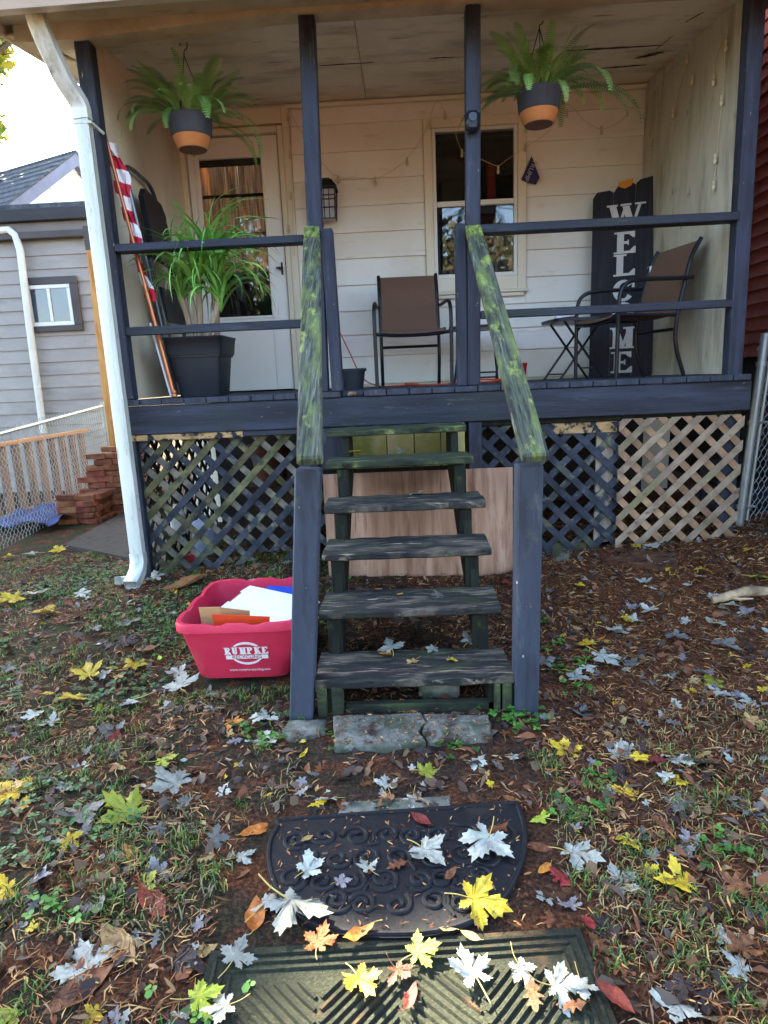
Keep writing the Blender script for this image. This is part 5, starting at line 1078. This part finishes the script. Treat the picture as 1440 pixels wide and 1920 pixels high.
V = np.stack([P-ax*sz, P+bx*sz*.6, P+ax*sz, P-bx*sz*.6], 1).reshape(-1, 3); Fq = np.arange(4*n).reshape(n, 4)
cr_o = np_mesh('crown', V-np.array(tree.location), Fq, [mat('autumn_leaf_a', ['8a8a2c', 'a8992f'], 2, rough=.6, bump=0, trans=.45), mat('autumn_leaf_b', ['5f7a2c', '77902f'], 2, rough=.6, bump=0, trans=.45)], 4, RNG.integers(0, 2, n)); cr_o.parent = tree
def street_tree(x0, y0, h, rad, label):
    t = thing('street_tree', label, 'tree', (x0, y0, 0), group='trees across the street')
    MB().tube([(x0, y0, -.1), (x0+.1, y0, h*.35), (x0, y0+.1, h*.75)], [.28, .2, .08], 8).build('trunk', bark_m, t, smooth=True)
    m_ = 5000; d_ = RNG.normal(size=(m_, 3)); d_ /= np.linalg.norm(d_, axis=1)[:, None]; p_ = np.array((x0, y0, h*.6))+d_*(RNG.random(m_)**.4)[:, None]*np.array((rad, rad, h*.42))
    a_ = RNG.normal(size=(m_, 3)); a_ /= np.linalg.norm(a_, axis=1)[:, None]; b_ = np.cross(a_, RNG.normal(size=(m_, 3))); b_ /= np.linalg.norm(b_, axis=1)[:, None]; z_ = RNG.uniform(.14, .26, m_)[:, None]
    o = np_mesh('crown', np.stack([p_-a_*z_, p_+b_*z_*.6, p_+a_*z_, p_-b_*z_*.6], 1).reshape(-1, 3)-np.array((x0, y0, 0)), np.arange(4*m_).reshape(m_, 4), [mat('street_leaf_a', ['2c3318', '3d4420'], 2, rough=.7, bump=0), mat('street_leaf_b', ['3d331c', '4d4224'], 2, rough=.7, bump=0)], 4, RNG.integers(0, 2, m_)); o.parent = t
for i_, (a_, b_, h_, r_) in enumerate(((-13, -24, 9, 4.2), (-5, -27, 10, 4.4), (3.5, -25, 8.5, 4), (11, -26, 10.5, 4.5))): street_tree(a_, b_, h_, r_, ['broad', 'tall', 'low', 'tallest'][i_]+' leafy tree across the street facing the porch')
wl = MB().tube(arc([at(-60, 98, Y=9), at(60, 170, Y=11), at(140, 222, Y=13), (2, 22, 9)], 4), .012, 5).build('power_line', plain('cable', '1b1a1a', .6)); tag(wl, 'thin dark overhead cable crossing the sky beside the downspout', 'cable')

# ================================================================== GROUND LITTER
def inview(x_, y_):
    d0 = np.stack([x_-CAM.x, y_-CAM.y, -CAM.z+0*x_], -1); Z = d0@np.array(FW); return (np.abs(d0@np.array(RT)) < Z*.72) & (Z > .3)
def blocked(x_, y_):
    return ((x_ > -1.0) & (x_ < -.43) & (y_ > -1.38) & (y_ < -.78)) | ((x_ > -.5) & (x_ < .4) & (y_ < -2.2) & (y_ > -3.4)) | ((x_ > -.3) & (x_ < .31) & (y_ > -1.88) & (y_ < -1.66))
def vnoise(x_, y_, s, ph=0):
    return .5+.25*(np.sin(x_*s+ph)*np.cos(y_*s*1.13+ph*2)+np.sin((x_*.7+y_)*s*1.7+1+ph)*np.cos((y_*.6-x_)*s*1.9+ph))
def scatter(N, x0=-4.1, x1=2.7, y0=-3.3, y1=1.0, near=True):
    x_ = RNG.uniform(x0, x1, N); y_ = y0+(y1-y0)*RNG.random(N)**(1.25 if near else 1); k = inview(x_, y_) & ~blocked(x_, y_); return x_[k], y_[k]
def slivers(name, x_, y_, ln, wd, lift, mats, label, cat, tiltmax=.25):
    n = len(x_); a = RNG.uniform(0, 2*np.pi, n); L_ = RNG.uniform(ln[0], ln[1], n); W_ = RNG.uniform(wd[0], wd[1], n); z = gh(x_, y_)+RNG.uniform(.001, lift, n); tz = RNG.normal(0, tiltmax, n)*L_*.5
    c = np.stack([x_, y_, z], 1); d1 = np.stack([np.cos(a)*L_/2, np.sin(a)*L_/2, tz], 1); d2 = np.stack([-np.sin(a)*W_/2, np.cos(a)*W_/2, RNG.normal(0, .3, n)*W_], 1)
    md = np.stack([RNG.normal(0, .12, n)*L_, RNG.normal(0, .12, n)*L_, np.abs(RNG.normal(0, .08, n))*L_], 1)
    V = np.stack([c-d1-d2*.4, c-d1+d2*.4, c+md+d2, c+md-d2, c+d1+d2*.3, c+d1-d2*.3], 1).reshape(-1, 3); i = np.arange(n)*6
    Fq = np.concatenate([np.stack([i, i+3, i+2, i+1], 1), np.stack([i+3, i+5, i+4, i+2], 1)]); mi = RNG.integers(0, len(mats), n); o = np_mesh(name, V, Fq, mats, 4, np.concatenate([mi, mi])); tag(o, label, cat, None, 'stuff'); return o
ndl = [mat('needle_'+c, [c, c], rough=.9, bump=0) for c in ('6b4024', '8f5a30', '351f13', 'b58c56', '75604a', '4f2f1c', '9a6e42')]
x_, y_ = scatter(120000); k = (x_ > .35+.35*np.sin(y_*3)) | (RNG.random(len(x_)) < .45*(vnoise(x_, y_, 3.1) > .45)+.3); k &= ~((np.abs(x_) < .45) & (y_ < -1.6) & (RNG.random(len(x_)) < .75))
slivers('mulch_litter', x_[k], y_[k], (.012, .05), (.0012, .0045), .014, ndl, 'brown needle and bark litter covering the yard', 'litter')
x_, y_ = scatter(16000); k = (x_ > .3+.35*np.sin(y_*3)) | (RNG.random(len(x_)) < .5); k &= ~((np.abs(x_) < .45) & (y_ < -1.6) & (RNG.random(len(x_)) < .6))
slivers('mulch_chips', x_[k], y_[k], (.015, .045), (.004, .013), .016, [mat('chip_'+c, [c, c], rough=.9, bump=0) for c in ('5b3820', '2b1a11', '7a5433', '43291a', '8f7350', '1e1510')], 'brown bark chips scattered over the yard', 'litter', .35)
# straw-like dry grass + green grass
def grass(name, x_, y_, hgt, mats, label, lean_=.5):
    n = len(x_); a = RNG.uniform(0, 2*np.pi, n); h = RNG.uniform(hgt[0], hgt[1], n); w2 = RNG.uniform(.0012, .0024, n); z = gh(x_, y_); b = RNG.uniform(.2, lean_+.5, n)*h
    c = np.stack([x_, y_, z], 1); s = np.stack([-np.sin(a)*w2, np.cos(a)*w2, 0*a], 1); dx = np.stack([np.cos(a)*b, np.sin(a)*b, 0*a], 1); up = np.stack([0*a, 0*a, h], 1)
    V = np.stack([c-s, c+s, c+dx*.3+up*.6+s*.8, c+dx*.3+up*.6-s*.8, c+dx+up*.8+s*.15, c+dx+up*.8-s*.15], 1).reshape(-1, 3); i = np.arange(n)*6
    Fq = np.concatenate([np.stack([i, i+1, i+2, i+3], 1), np.stack([i+3, i+2, i+4, i+5], 1)]); mi = RNG.integers(0, len(mats), n); tag(np_mesh(name, V, Fq, mats, 4, np.concatenate([mi, mi])), label, 'grass', None, 'stuff')
gm_ = [mat('grass_'+c, [c, c], rough=.6, bump=0, trans=.2) for c in ('3d5c26', '56782f', '2f4620', '71853a')]
x_, y_ = scatter(4600); nz1 = vnoise(x_, y_, 4.3, 1.3)+.25*vnoise(x_, y_, 13, .4); lft = (x_ < -.45) & (nz1 > .64); rgt = (x_ > .42) & (y_ < -1.75) & (x_ < 1.8) & (nz1 > .58-.14*(y_ < -2.3))
k = lft | rgt; x_ = np.repeat(x_[k], 26); y_ = np.repeat(y_[k], 26); x_ = x_+RNG.normal(0, .022, len(x_)); y_ = y_+RNG.normal(0, .022, len(y_)); k = ~blocked(x_, y_); grass('grass', x_[k], y_[k], (.012, .036), gm_, 'patchy green grass in the yard')
dg = [mat('drygrass_'+c, [c, c], rough=.8, bump=0) for c in ('8f8358', '756a48', '6d6a3c')]
x_, y_ = scatter(60000); nz1 = vnoise(x_, y_, 5.1, 2.3); k = (nz1 > .56) & ((x_ < -.4) | ((x_ > .4) & (y_ < -1.5))); grass('dry_grass', x_[k], y_[k], (.01, .03), dg, 'dry matted grass between the leaves', .9)
# clover and weeds: small rounded leaves
def clover(name, x_, y_, sz_, mats, label):
    V = []; Fc = []; mi = []; zz_ = gh(x_, y_)
    for q in range(len(x_)):
        h = random.uniform(.008, .03); n0 = random.uniform(0, 6.28); m_ = random.randrange(len(mats))
        for j in range(3):
            a = n0+j*2.09; s = random.uniform(*sz_); c = np.array((x_[q]+s*.7*math.cos(a), y_[q]+s*.7*math.sin(a), zz_[q]+h)); b = len(V); tl_ = random.uniform(-.3, .3)
            for t in range(6): th = a+t*math.pi/3; V.append((c[0]+s*.62*math.cos(th), c[1]+s*.62*math.sin(th), c[2]+tl_*s*math.cos(t)))
            Fc.append(tuple(range(b, b+6))); mi.append(m_)
    b = MB(); b.v = V; b.f = Fc; b.m = mi; tag(b.build(name, mats), label, 'weeds', None, 'stuff')
clm = [mat('clover_'+c, [c, c], rough=.5, bump=0, trans=.2) for c in ('355c2c', '446f3a', '294a28')]
x_, y_ = scatter(18000, near=False); nz1 = vnoise(x_, y_, 2.6, 4.1)+.2*vnoise(x_, y_, 9, 1); k = (x_ < -.8) & (nz1 > .62) & (y_ < .6) & (y_ > -2.4); clover('clover', x_[k], y_[k], (.008, .014), clm, 'low green clover patches in the left lawn')
cs = [gat(*q) for q in ((1000, 1345), (960, 1352), (985, 1370), (925, 1340), (1030, 1210), (1050, 1260), (1090, 1290), (1075, 1240), (1010, 1170), (620, 1180), (640, 1085), (560, 1345), (500, 1390), (640, 1385), (850, 1400), (1080, 1520), (1130, 1465), (1360, 1600), (460, 1370), (120, 1700), (380, 1890))]
wx, wy = [], []
for q in cs:
    for _ in range(11): wx.append(q.x+random.gauss(0, .045)); wy.append(q.y+random.gauss(0, .03))
clover('weeds', np.array(wx), np.array(wy), (.009, .016), [mat('weed_'+c, [c, c], rough=.45, bump=0, trans=.25) for c in ('436f28', '558433', '365a28')], 'small bright green weeds around the foot of the stairs')
x_ = RNG.uniform(-.48, .40, 1500); y_ = np.where(RNG.random(1500) < .45, RNG.uniform(-1.87, -1.67, 1500), RNG.uniform(-2.64, -2.2, 1500)); on_slab = y_ > -1.9
k = (on_slab & (x_ > -.29) & (x_ < .29)) | (~on_slab & (RNG.random(1500) < .55) & (x_ > -.4) & (x_ < .3)); x_, y_ = x_[k], y_[k]; lift0 = np.where(y_ > -1.9, .030, .0175)
o_ = slivers('crumbs', x_, y_, (.006, .022), (.0015, .005), .003, ndl, 'soil crumbs and needles lying on the slab and black doormat', 'litter', .1)
co = np.empty(len(o_.data.vertices)*3); o_.data.vertices.foreach_get('co', co); co = co.reshape(-1, 3); co[:, 2] += np.repeat(lift0, 6)-gh(co[:, 0], co[:, 1]); o_.data.vertices.foreach_set('co', co.ravel()); o_.data.update()
# small leaf fragments
fm = [mat('frag_'+c, [c, c], rough=.8, bump=0) for c in ('3a2c22', '4d3d31', '54483c', '6b4229', '2f2420', '5d4a34')]
x_, y_ = scatter(5500); slivers('leaf_fragments', x_, y_, (.02, .06), (.012, .035), .014, fm, 'small torn leaf fragments over the yard', 'litter', .2)

# ================================================================== FALLEN LEAVES
LC = {'pale': ['8f9183', 'a5a698', 'b6b6a8'], 'grey': ['5a5852', '6e6b62', '625f58'], 'yellow': ['b08f1c', 'c7a828', 'd2bb4a'], 'green': ['8a962c', 'a3ab3c', '77882e'], 'brown': ['5b3520', '744527', '8a5a35'],
      'orange': ['a05a20', 'b9722c', 'c78a44'], 'dark': ['271f1d', '362a28', '43332f'], 'tan': ['8f7145', 'a5864f', 'b79a64'], 'red': ['6d2420', '8a3226', '5a2224'], 'lilac': ['6f6a6a', '837d7c', '938d8a']}
LM = {k: mat('leaf_'+k, v, 4, rough=.55, bump=.4, bscale=9, rand=.3, trans=.2, layers=[(v[0], 2.2, (1, 1, 1), .45, .62), ('5a4630', 3.5, (1, 1, 1), .62, .72), ('2e221a', 9, (1, 1, 1), .66, .72)]) for k, v in LC.items()}
WORD = {'pale': 'pale silvery', 'grey': 'dull grey', 'yellow': 'bright yellow', 'green': 'yellow green', 'brown': 'brown', 'orange': 'orange', 'dark': 'dark purple brown', 'tan': 'tan', 'red': 'dark red', 'lilac': 'lilac grey'}
def leafshape(kind, seed):
    rn = random.Random(seed); pts = []
    if kind == 'maple':
        for lobe, (a, L_) in enumerate(((-128, .55), (-62, .86), (0, 1.0), (62, .86), (128, .55))):
            a += rn.uniform(-6, 6); L_ *= rn.uniform(.9, 1.08)
            prof = [(-27, .40), (-20, .56), (-22, .70), (-14, .68), (-12, .84), (-6, .82), (0, 1), (6, .82), (12, .84), (14, .68), (22, .70), (20, .56)]
            if lobe in (0, 4): prof = [(p[0]*1.1, p[1]) for p in prof]
            pts += [(R(a+p[0]*(1.15 if L_ > .7 else 1.0)), L_*p[1]*rn.uniform(.95, 1.05)) for p in prof]
        pts.append((R(172), .12)); out_ = [(r_*math.sin(t), r_*math.cos(t)) for t, r_ in pts]
    elif kind == 'oak':
        half = [(0, -1), (.1, -.85), (.3, -.6), (.5, -.5), (.22, -.38), (.3, -.2), (.62, .0), (.6, .1), (.25, .12), (.3, .3), (.52, .5), (.45, .58), (.2, .55), (.22, .75), (.1, .95)]
        out_ = [(a*rn.uniform(.85, 1.15), b) for a, b in half]+[(0, 1.02)]+[(-a*rn.uniform(.85, 1.15), b) for a, b in half[:0:-1]]
    else:
        out_ = [(.40*math.sin(math.pi*t)**.9*(1 if t < 1 else 0), -1+2*t) for t in [k/12 for k in range(13)]]; out_ += [(-a, b) for a, b in out_[-2:0:-1]]
    c1, c2, c3, tw_ = rn.uniform(-.4, .9), rn.uniform(-.4, .7), rn.uniform(-.4, .4), rn.uniform(-.4, .4)
    if kind == 'oval': c1, c2 = rn.uniform(.5, 1.1), rn.uniform(.1, .5)
    def zf(x_, y_): return (c1*x_*x_+c2*y_*y_*.6+c3*x_*y_+tw_*x_*.15+.07*math.sin(6*x_+4*y_+seed)+.05*math.sin(11*y_-7*x_+seed*2))*.62
    V = [(0, 0, zf(0, 0)-.02)]; n = len(out_)
    for f_ in (.45, 1): V += [(a*f_, b*f_, zf(a*f_, b*f_)) for a, b in out_]
    Fc = [(0, 1+i, 1+(i+1) % n) for i in range(n)]+[(1+i, 1+n+i, 1+n+(i+1) % n, 1+(i+1) % n) for i in range(n)]
    b = MB().add(V, Fc); y0 = -.12 if kind == 'maple' else -1.0; sl = rn.uniform(.5, .95) if kind == 'maple' else .25; cv = rn.uniform(-.35, .35)
    st_ = arc([(0, y0+.1, zf(0, y0)), (cv*.3, y0-sl*.5, zf(0, y0)+.03), (cv, y0-sl, zf(0, y0)+rn.uniform(.0, .2))], 4); b2 = MB().tube(st_, .017, 5)
    mz = min(v[2] for v in V); b.v = [(x_, y_, z-mz) for x_, y_, z in b.v]; b2.v = [(x_, y_, z-mz) for x_, y_, z in b2.v]; return b, b2
SH = {(k, s): leafshape(k, s+1) for k in ('maple', 'oak', 'oval') for s in range(14 if k == 'maple' else 6)}
MC = {}
stalk = {k: (LM[k] if k in ('brown', 'dark', 'red', 'grey') else mat('leaf_stalk', ['9a8a4c', 'b09a58'], 5, rough=.6, bump=0)) for k in LC}
def leafmesh(kind, s, c):
    if (kind, s, c) not in MC:
        b, b2 = SH[(kind, s)]; q = MB().add(b.v, b.f, 0).add(b2.v, b2.f, 1); MC[(kind, s, c)] = q.mesh('leaf', [LM[c], stalk[c]], smooth=True)
    return MC[(kind, s, c)]
KN = {'maple': 'maple_leaf', 'oak': 'oak_leaf', 'oval': 'oval_leaf'}
def leaf(p, size, kind, c, rz=None, zone='', tilt=.22):
    s = random.randrange(14 if kind == 'maple' else 6); o = bpy.data.objects.new('fallen_'+KN[kind], leafmesh(kind, s, c)); COL.objects.link(o)
    o.location = p; o.rotation_euler = (random.gauss(0, tilt), random.gauss(0, tilt), random.uniform(0, 6.28) if rz is None else rz); k = size/(1.75 if kind == 'maple' else 2.0); o.scale = (k*random.uniform(.88, 1.1), k, k*random.uniform(.7, 1.3))
    if random.random() < .5 and kind == 'maple': o.rotation_euler.x += math.pi*0
    tag(o, f"fallen {WORD[c]} {KN[kind].replace('_', ' ')} {zone}", 'leaf', f"{WORD[c]} {KN[kind].replace('_', ' ')} leaves {zone}".replace('leaf leaves', 'leaves')); return o
def zone_of(p):
    if (p.x > -.43 and p.x < .33 and -2.66 < p.y < -2.2) and inside(p.x, p.y, 0.0): return 'on the black scroll doormat', .024
    if -.48 < p.x < .42 and p.y <= -2.63: return 'on the green ribbed doormat', .02
    if abs(p.x) < .5 and p.y < -1.6: return 'on bare soil between stairs and black doormat', .012
    if p.x < -.45 and p.y > -1.45: return 'on the lawn beside the porch and red bin', .026
    if p.x < -.45: return 'on the patchy lawn left of the doormats', .026
    if p.y > -1.45: return 'on the brown mulch before the right lattice', .02
    return 'on the grass and mulch right of the doormats', .024
PX = """577,1648,60,m,pale 797,1612,78,m,pale 690,1645,42,m,pale 915,1592,85,m,pale 930,1572,50,o,brown 745,1637,38,o,brown 845,1655,32,v,brown 790,1550,46,v,red 577,1585,24,v,tan 637,1668,32,m,lilac
545,1712,130,m,pale 887,1705,92,m,yellow 500,1702,75,m,pale 440,1815,66,m,pale 597,1785,58,m,orange 675,1768,64,v,orange 672,1848,78,m,yellow 782,1802,62,m,green 885,1843,84,m,pale 770,1888,52,v,red 975,1830,55,m,pale
1040,1868,72,m,pale 1088,1860,62,m,pale 1000,1882,55,o,brown 882,1768,36,v,tan 1072,1900,50,o,brown 745,1835,50,m,brown 840,1757,30,v,tan
330,1475,78,m,pale 305,1432,42,m,green 245,1530,95,m,green 215,1540,44,v,tan 300,1558,40,m,grey 35,1488,80,m,yellow 15,1452,48,v,tan 157,1440,42,m,pale 128,1482,32,m,pale 155,1525,84,m,grey 250,1323,55,m,pale
340,1298,60,m,pale 335,1274,44,m,pale 395,1328,40,m,pale 320,1328,34,m,pale 436,1356,44,m,orange 505,1388,70,m,pale 500,1345,56,m,pale 415,1485,32,m,pale 497,1492,26,v,yellow 482,1557,64,v,orange 205,1608,50,m,pale
245,1600,54,v,orange 300,1640,60,m,lilac 270,1668,68,m,green 285,1692,88,v,red 50,1615,60,v,tan 75,1580,38,v,brown 15,1672,54,m,yellow 222,1775,110,v,tan 165,1822,105,m,pale 150,1856,115,v,brown 330,1808,66,m,dark
372,1792,66,v,tan 450,1612,44,m,pale 478,1722,76,v,orange 182,1900,44,m,yellow 30,1900,50,m,green 372,1894,66,m,green 425,1905,66,m,pale 335,1908,44,m,pale 97,1358,44,m,pale 60,1335,44,m,pale 145,1320,50,m,yellow
185,1332,34,m,yellow 170,1276,60,m,yellow 197,1276,24,m,pale 250,1260,48,m,yellow 215,1390,48,v,red 170,1372,28,v,tan 210,1376,44,m,grey 88,1312,28,v,yellow 30,1130,74,m,yellow 62,1122,44,m,pale 80,1160,48,m,yellow
115,1036,28,m,yellow 22,1050,24,m,yellow 62,1046,28,m,pale 292,1095,44,m,pale 242,1093,30,m,yellow 180,1190,36,m,grey 240,1178,44,m,grey 235,1215,40,m,dark 275,1228,38,v,brown 300,1245,20,v,green 150,1122,34,m,pale
1082,1283,44,m,pale 1223,1150,34,m,pale 1187,1147,26,m,lilac 1147,1190,46,m,pale 1187,1171,34,m,pale 1208,1098,30,m,pale 1029,1116,20,m,lilac 1107,1119,20,m,pale 1083,1102,20,m,yellow 1226,1062,40,m,pale 1254,1067,20,m,yellow
1223,1029,34,m,pale 1191,1033,20,m,yellow 1407,1035,24,m,yellow 1422,1085,40,m,green 1318,1068,28,m,yellow 1312,1078,24,m,pale 1367,1142,30,m,pale 1397,1156,40,m,lilac 1345,1179,26,m,pale 1351,1217,60,m,grey 1263,1200,48,m,grey
1128,1238,56,m,pale 1107,1214,36,m,yellow 1101,1260,34,m,pale 1018,1253,32,m,grey 1292,1293,36,m,yellow 1339,1286,48,m,green 1339,1303,48,m,pale 1410,1322,60,m,pale 1150,1315,24,m,yellow 1254,1279,24,m,pale 1095,1342,40,m,grey
1211,1359,28,m,lilac 1130,1205,18,v,orange 1321,1270,32,m,lilac 1062,1412,54,m,yellow 1156,1417,52,m,pale 1182,1404,34,m,pale 1239,1417,40,v,orange 1265,1425,50,m,pale 1325,1432,76,m,grey 1261,1464,48,m,yellow 1182,1492,50,m,yellow
1139,1479,34,m,pale 1160,1459,60,o,dark 1100,1477,46,o,red 1019,1539,42,m,green 1180,1579,48,m,yellow 1074,1607,76,m,pale 1051,1648,50,o,red 1021,1631,40,v,orange 1160,1661,72,m,pale 1282,1659,82,m,yellow 1231,1611,42,v,brown
1272,1597,50,m,lilac 1295,1579,44,m,lilac 1242,1564,36,v,tan 1209,1571,44,m,grey 1025,1684,40,m,pale 1074,1699,50,m,lilac 1351,1759,62,m,pale 1389,1822,56,m,pale 1269,1882,86,m,pale 1325,1875,64,o,dark 1029,1725,40,o,brown
1104,1744,46,v,red 1122,1781,46,o,brown 1160,1815,56,o,brown 1152,1886,78,v,red 1280,1504,54,m,grey 1407,1526,66,m,grey 1389,1519,36,o,brown 725,1475,46,m,pale 795,1448,54,m,green 775,1500,50,m,pale 620,1500,50,m,pale
570,1415,26,v,yellow 765,1333,46,m,orange 890,1432,38,m,pale 600,1440,36,o,brown 640,1508,44,v,brown 700,1522,30,v,brown 905,1368,40,o,brown 960,1500,36,v,brown 1010,1590,44,v,brown 690,1470,30,o,brown 455,1640,30,v,brown"""
random.seed(33); NLEAF = 0
for tok in PX.split():
    u, v, s, k, c = tok.split(','); p = gat(float(u), float(v)); dist = (p-CAM).length; z, lift = zone_of(p); p.z += lift if 'doormat' not in z else 0
    if 'on the black' in z or 'on the green' in z: p.z = max(p.z, lift)
    size = float(s)/F_PX*(p-CAM).dot(FW)*(1.32 if k == 'm' else 1.15)
    leaf(p, min(size, .22), {'m': 'maple', 'o': 'oak', 'v': 'oval'}[k], c, None, z, .14); NLEAF += 1
for (u, v, s, k, c, ti) in ((658, 851, 44, 'maple', 'yellow', 4), (758, 846, 38, 'maple', 'pale', 4), (786, 925, 34, 'maple', 'pale', 3), (735, 1220, 52, 'maple', 'pale', 0), (722, 1226, 34, 'oval', 'orange', 0), (812, 1216, 30, 'maple', 'pale', 0), (776, 1240, 30, 'maple', 'tan', 0), (882, 1206, 60, 'maple', 'pale', 0), (845, 1238, 30, 'maple', 'yellow', 0), (855, 1215, 30, 'oval', 'brown', 0), (822, 1118, 30, 'maple', 'grey', 1), (750, 1114, 14, 'oval', 'yellow', 1), (752, 782, 26, 'maple', 'grey', 5)):
    p = at(u, v, Z=treads[ti][1].z+.006); leaf(p, s/F_PX*(p-CAM).dot(FW)*1.1, k, c, None, ['on the bottom stair tread', 'on the second stair tread', '', 'on the fourth stair tread', 'on the fifth stair tread', 'on the top stair tread'][ti], .12); NLEAF += 1
cw = ['grey']*5+['dark']*5+['brown']*8+['lilac']*3+['pale']*4+['tan']*4+['yellow']*3+['red']*2
while NLEAF < 298:
    x_ = random.uniform(-3.4, 2.5); y_ = random.uniform(-3.0, .1)
    if blocked(x_, y_) or not inview(np.array([x_]), np.array([y_]))[0] or (abs(x_) < .6 and y_ > -1.6) or (y_ > -.05): continue
    p = Vector((x_, y_, gz(x_, y_))); z, lift = zone_of(p); p.z += lift*.7; leaf(p, random.uniform(.05, .1), random.choice(['maple']*4+['oval', 'oak']), random.choice(cw), None, z, .2); NLEAF += 1

# the rest of the leaf litter: small dull leaves past counting
LB = MB(); lcm = ['grey', 'dark', 'brown', 'lilac', 'tan', 'pale', 'brown', 'yellow']; n_ = 0
while n_ < 950:
    x_ = random.uniform(-3.6, 2.6); y_ = random.uniform(-3.1, .3)
    if blocked(x_, y_) or not inview(np.array([x_]), np.array([y_]))[0] or (abs(x_) < .5 and y_ > -1.6 and random.random() < .8): continue
    b_, _q = SH[random.choice(list(SH))]; sc_ = random.uniform(.012, .034); M_ = Matrix.Translation((x_, y_, gz(x_, y_)+.004+random.random()*.006)) @ Matrix.Rotation(random.uniform(0, 6.28), 4, 'Z') @ Matrix.Rotation(random.gauss(0, .3), 4, 'X') @ Matrix.Rotation(random.gauss(0, .3), 4, 'Y') @ Matrix.Diagonal((sc_, sc_, sc_*.9, 1))
    LB.add([M_ @ Vector(p_) for p_ in b_.v], b_.f, random.choice((0, 0, 1, 1, 1, 2, 2, 2, 3, 3, 4, 4, 5, 5, 6, 7))); n_ += 1
tag(LB.build('leaf_litter', [LM[c_] for c_ in lcm], smooth=False), 'small dull brown and grey leaves littering the whole yard', 'leaf litter', None, 'stuff')

# labels: where look-alikes share one, tell them apart by the leaf they lie beside
from collections import defaultdict
LV = [o for o in COL.objects if o.name.startswith('fallen_') and o.get('category') == 'leaf']; by = defaultdict(list)
for o in LV: by[o['label']].append(o)
for lab, os_ in by.items():
    if len(os_) < 2: continue
    for o in os_:
        best = min((p for p in LV if p is not o), key=lambda p: (p.location-o.location).length)
        if (best.location-o.location).length < .16:
            w_ = best['label'].split(' '); k = w_.index('leaf'); o['side'] = ' '.join(w_[1:k+1])
for lab, os_ in by.items():
    for o in os_:
        if 'side' in o.keys():
            sd = o['side']; del o['side']; nl = lab+' beside '+('an ' if sd[0] in 'aeiou' else 'a ')+sd
            if len(nl.split()) <= 16: o['label'] = nl
by = defaultdict(list)
for o in LV: by[o['label']].append(o)
for lab, os_ in by.items():
    os_.sort(key=lambda o: -o.scale.y)
    if len(os_) == 2 and os_[0].scale.y > 1.25*os_[1].scale.y:
        os_[0]['label'] = lab.replace('fallen', 'large fallen', 1); os_[1]['label'] = lab.replace('fallen', 'small fallen', 1)
    elif len(os_) > 1:
        for o in os_: o['group'] = lab.replace('fallen ', '')
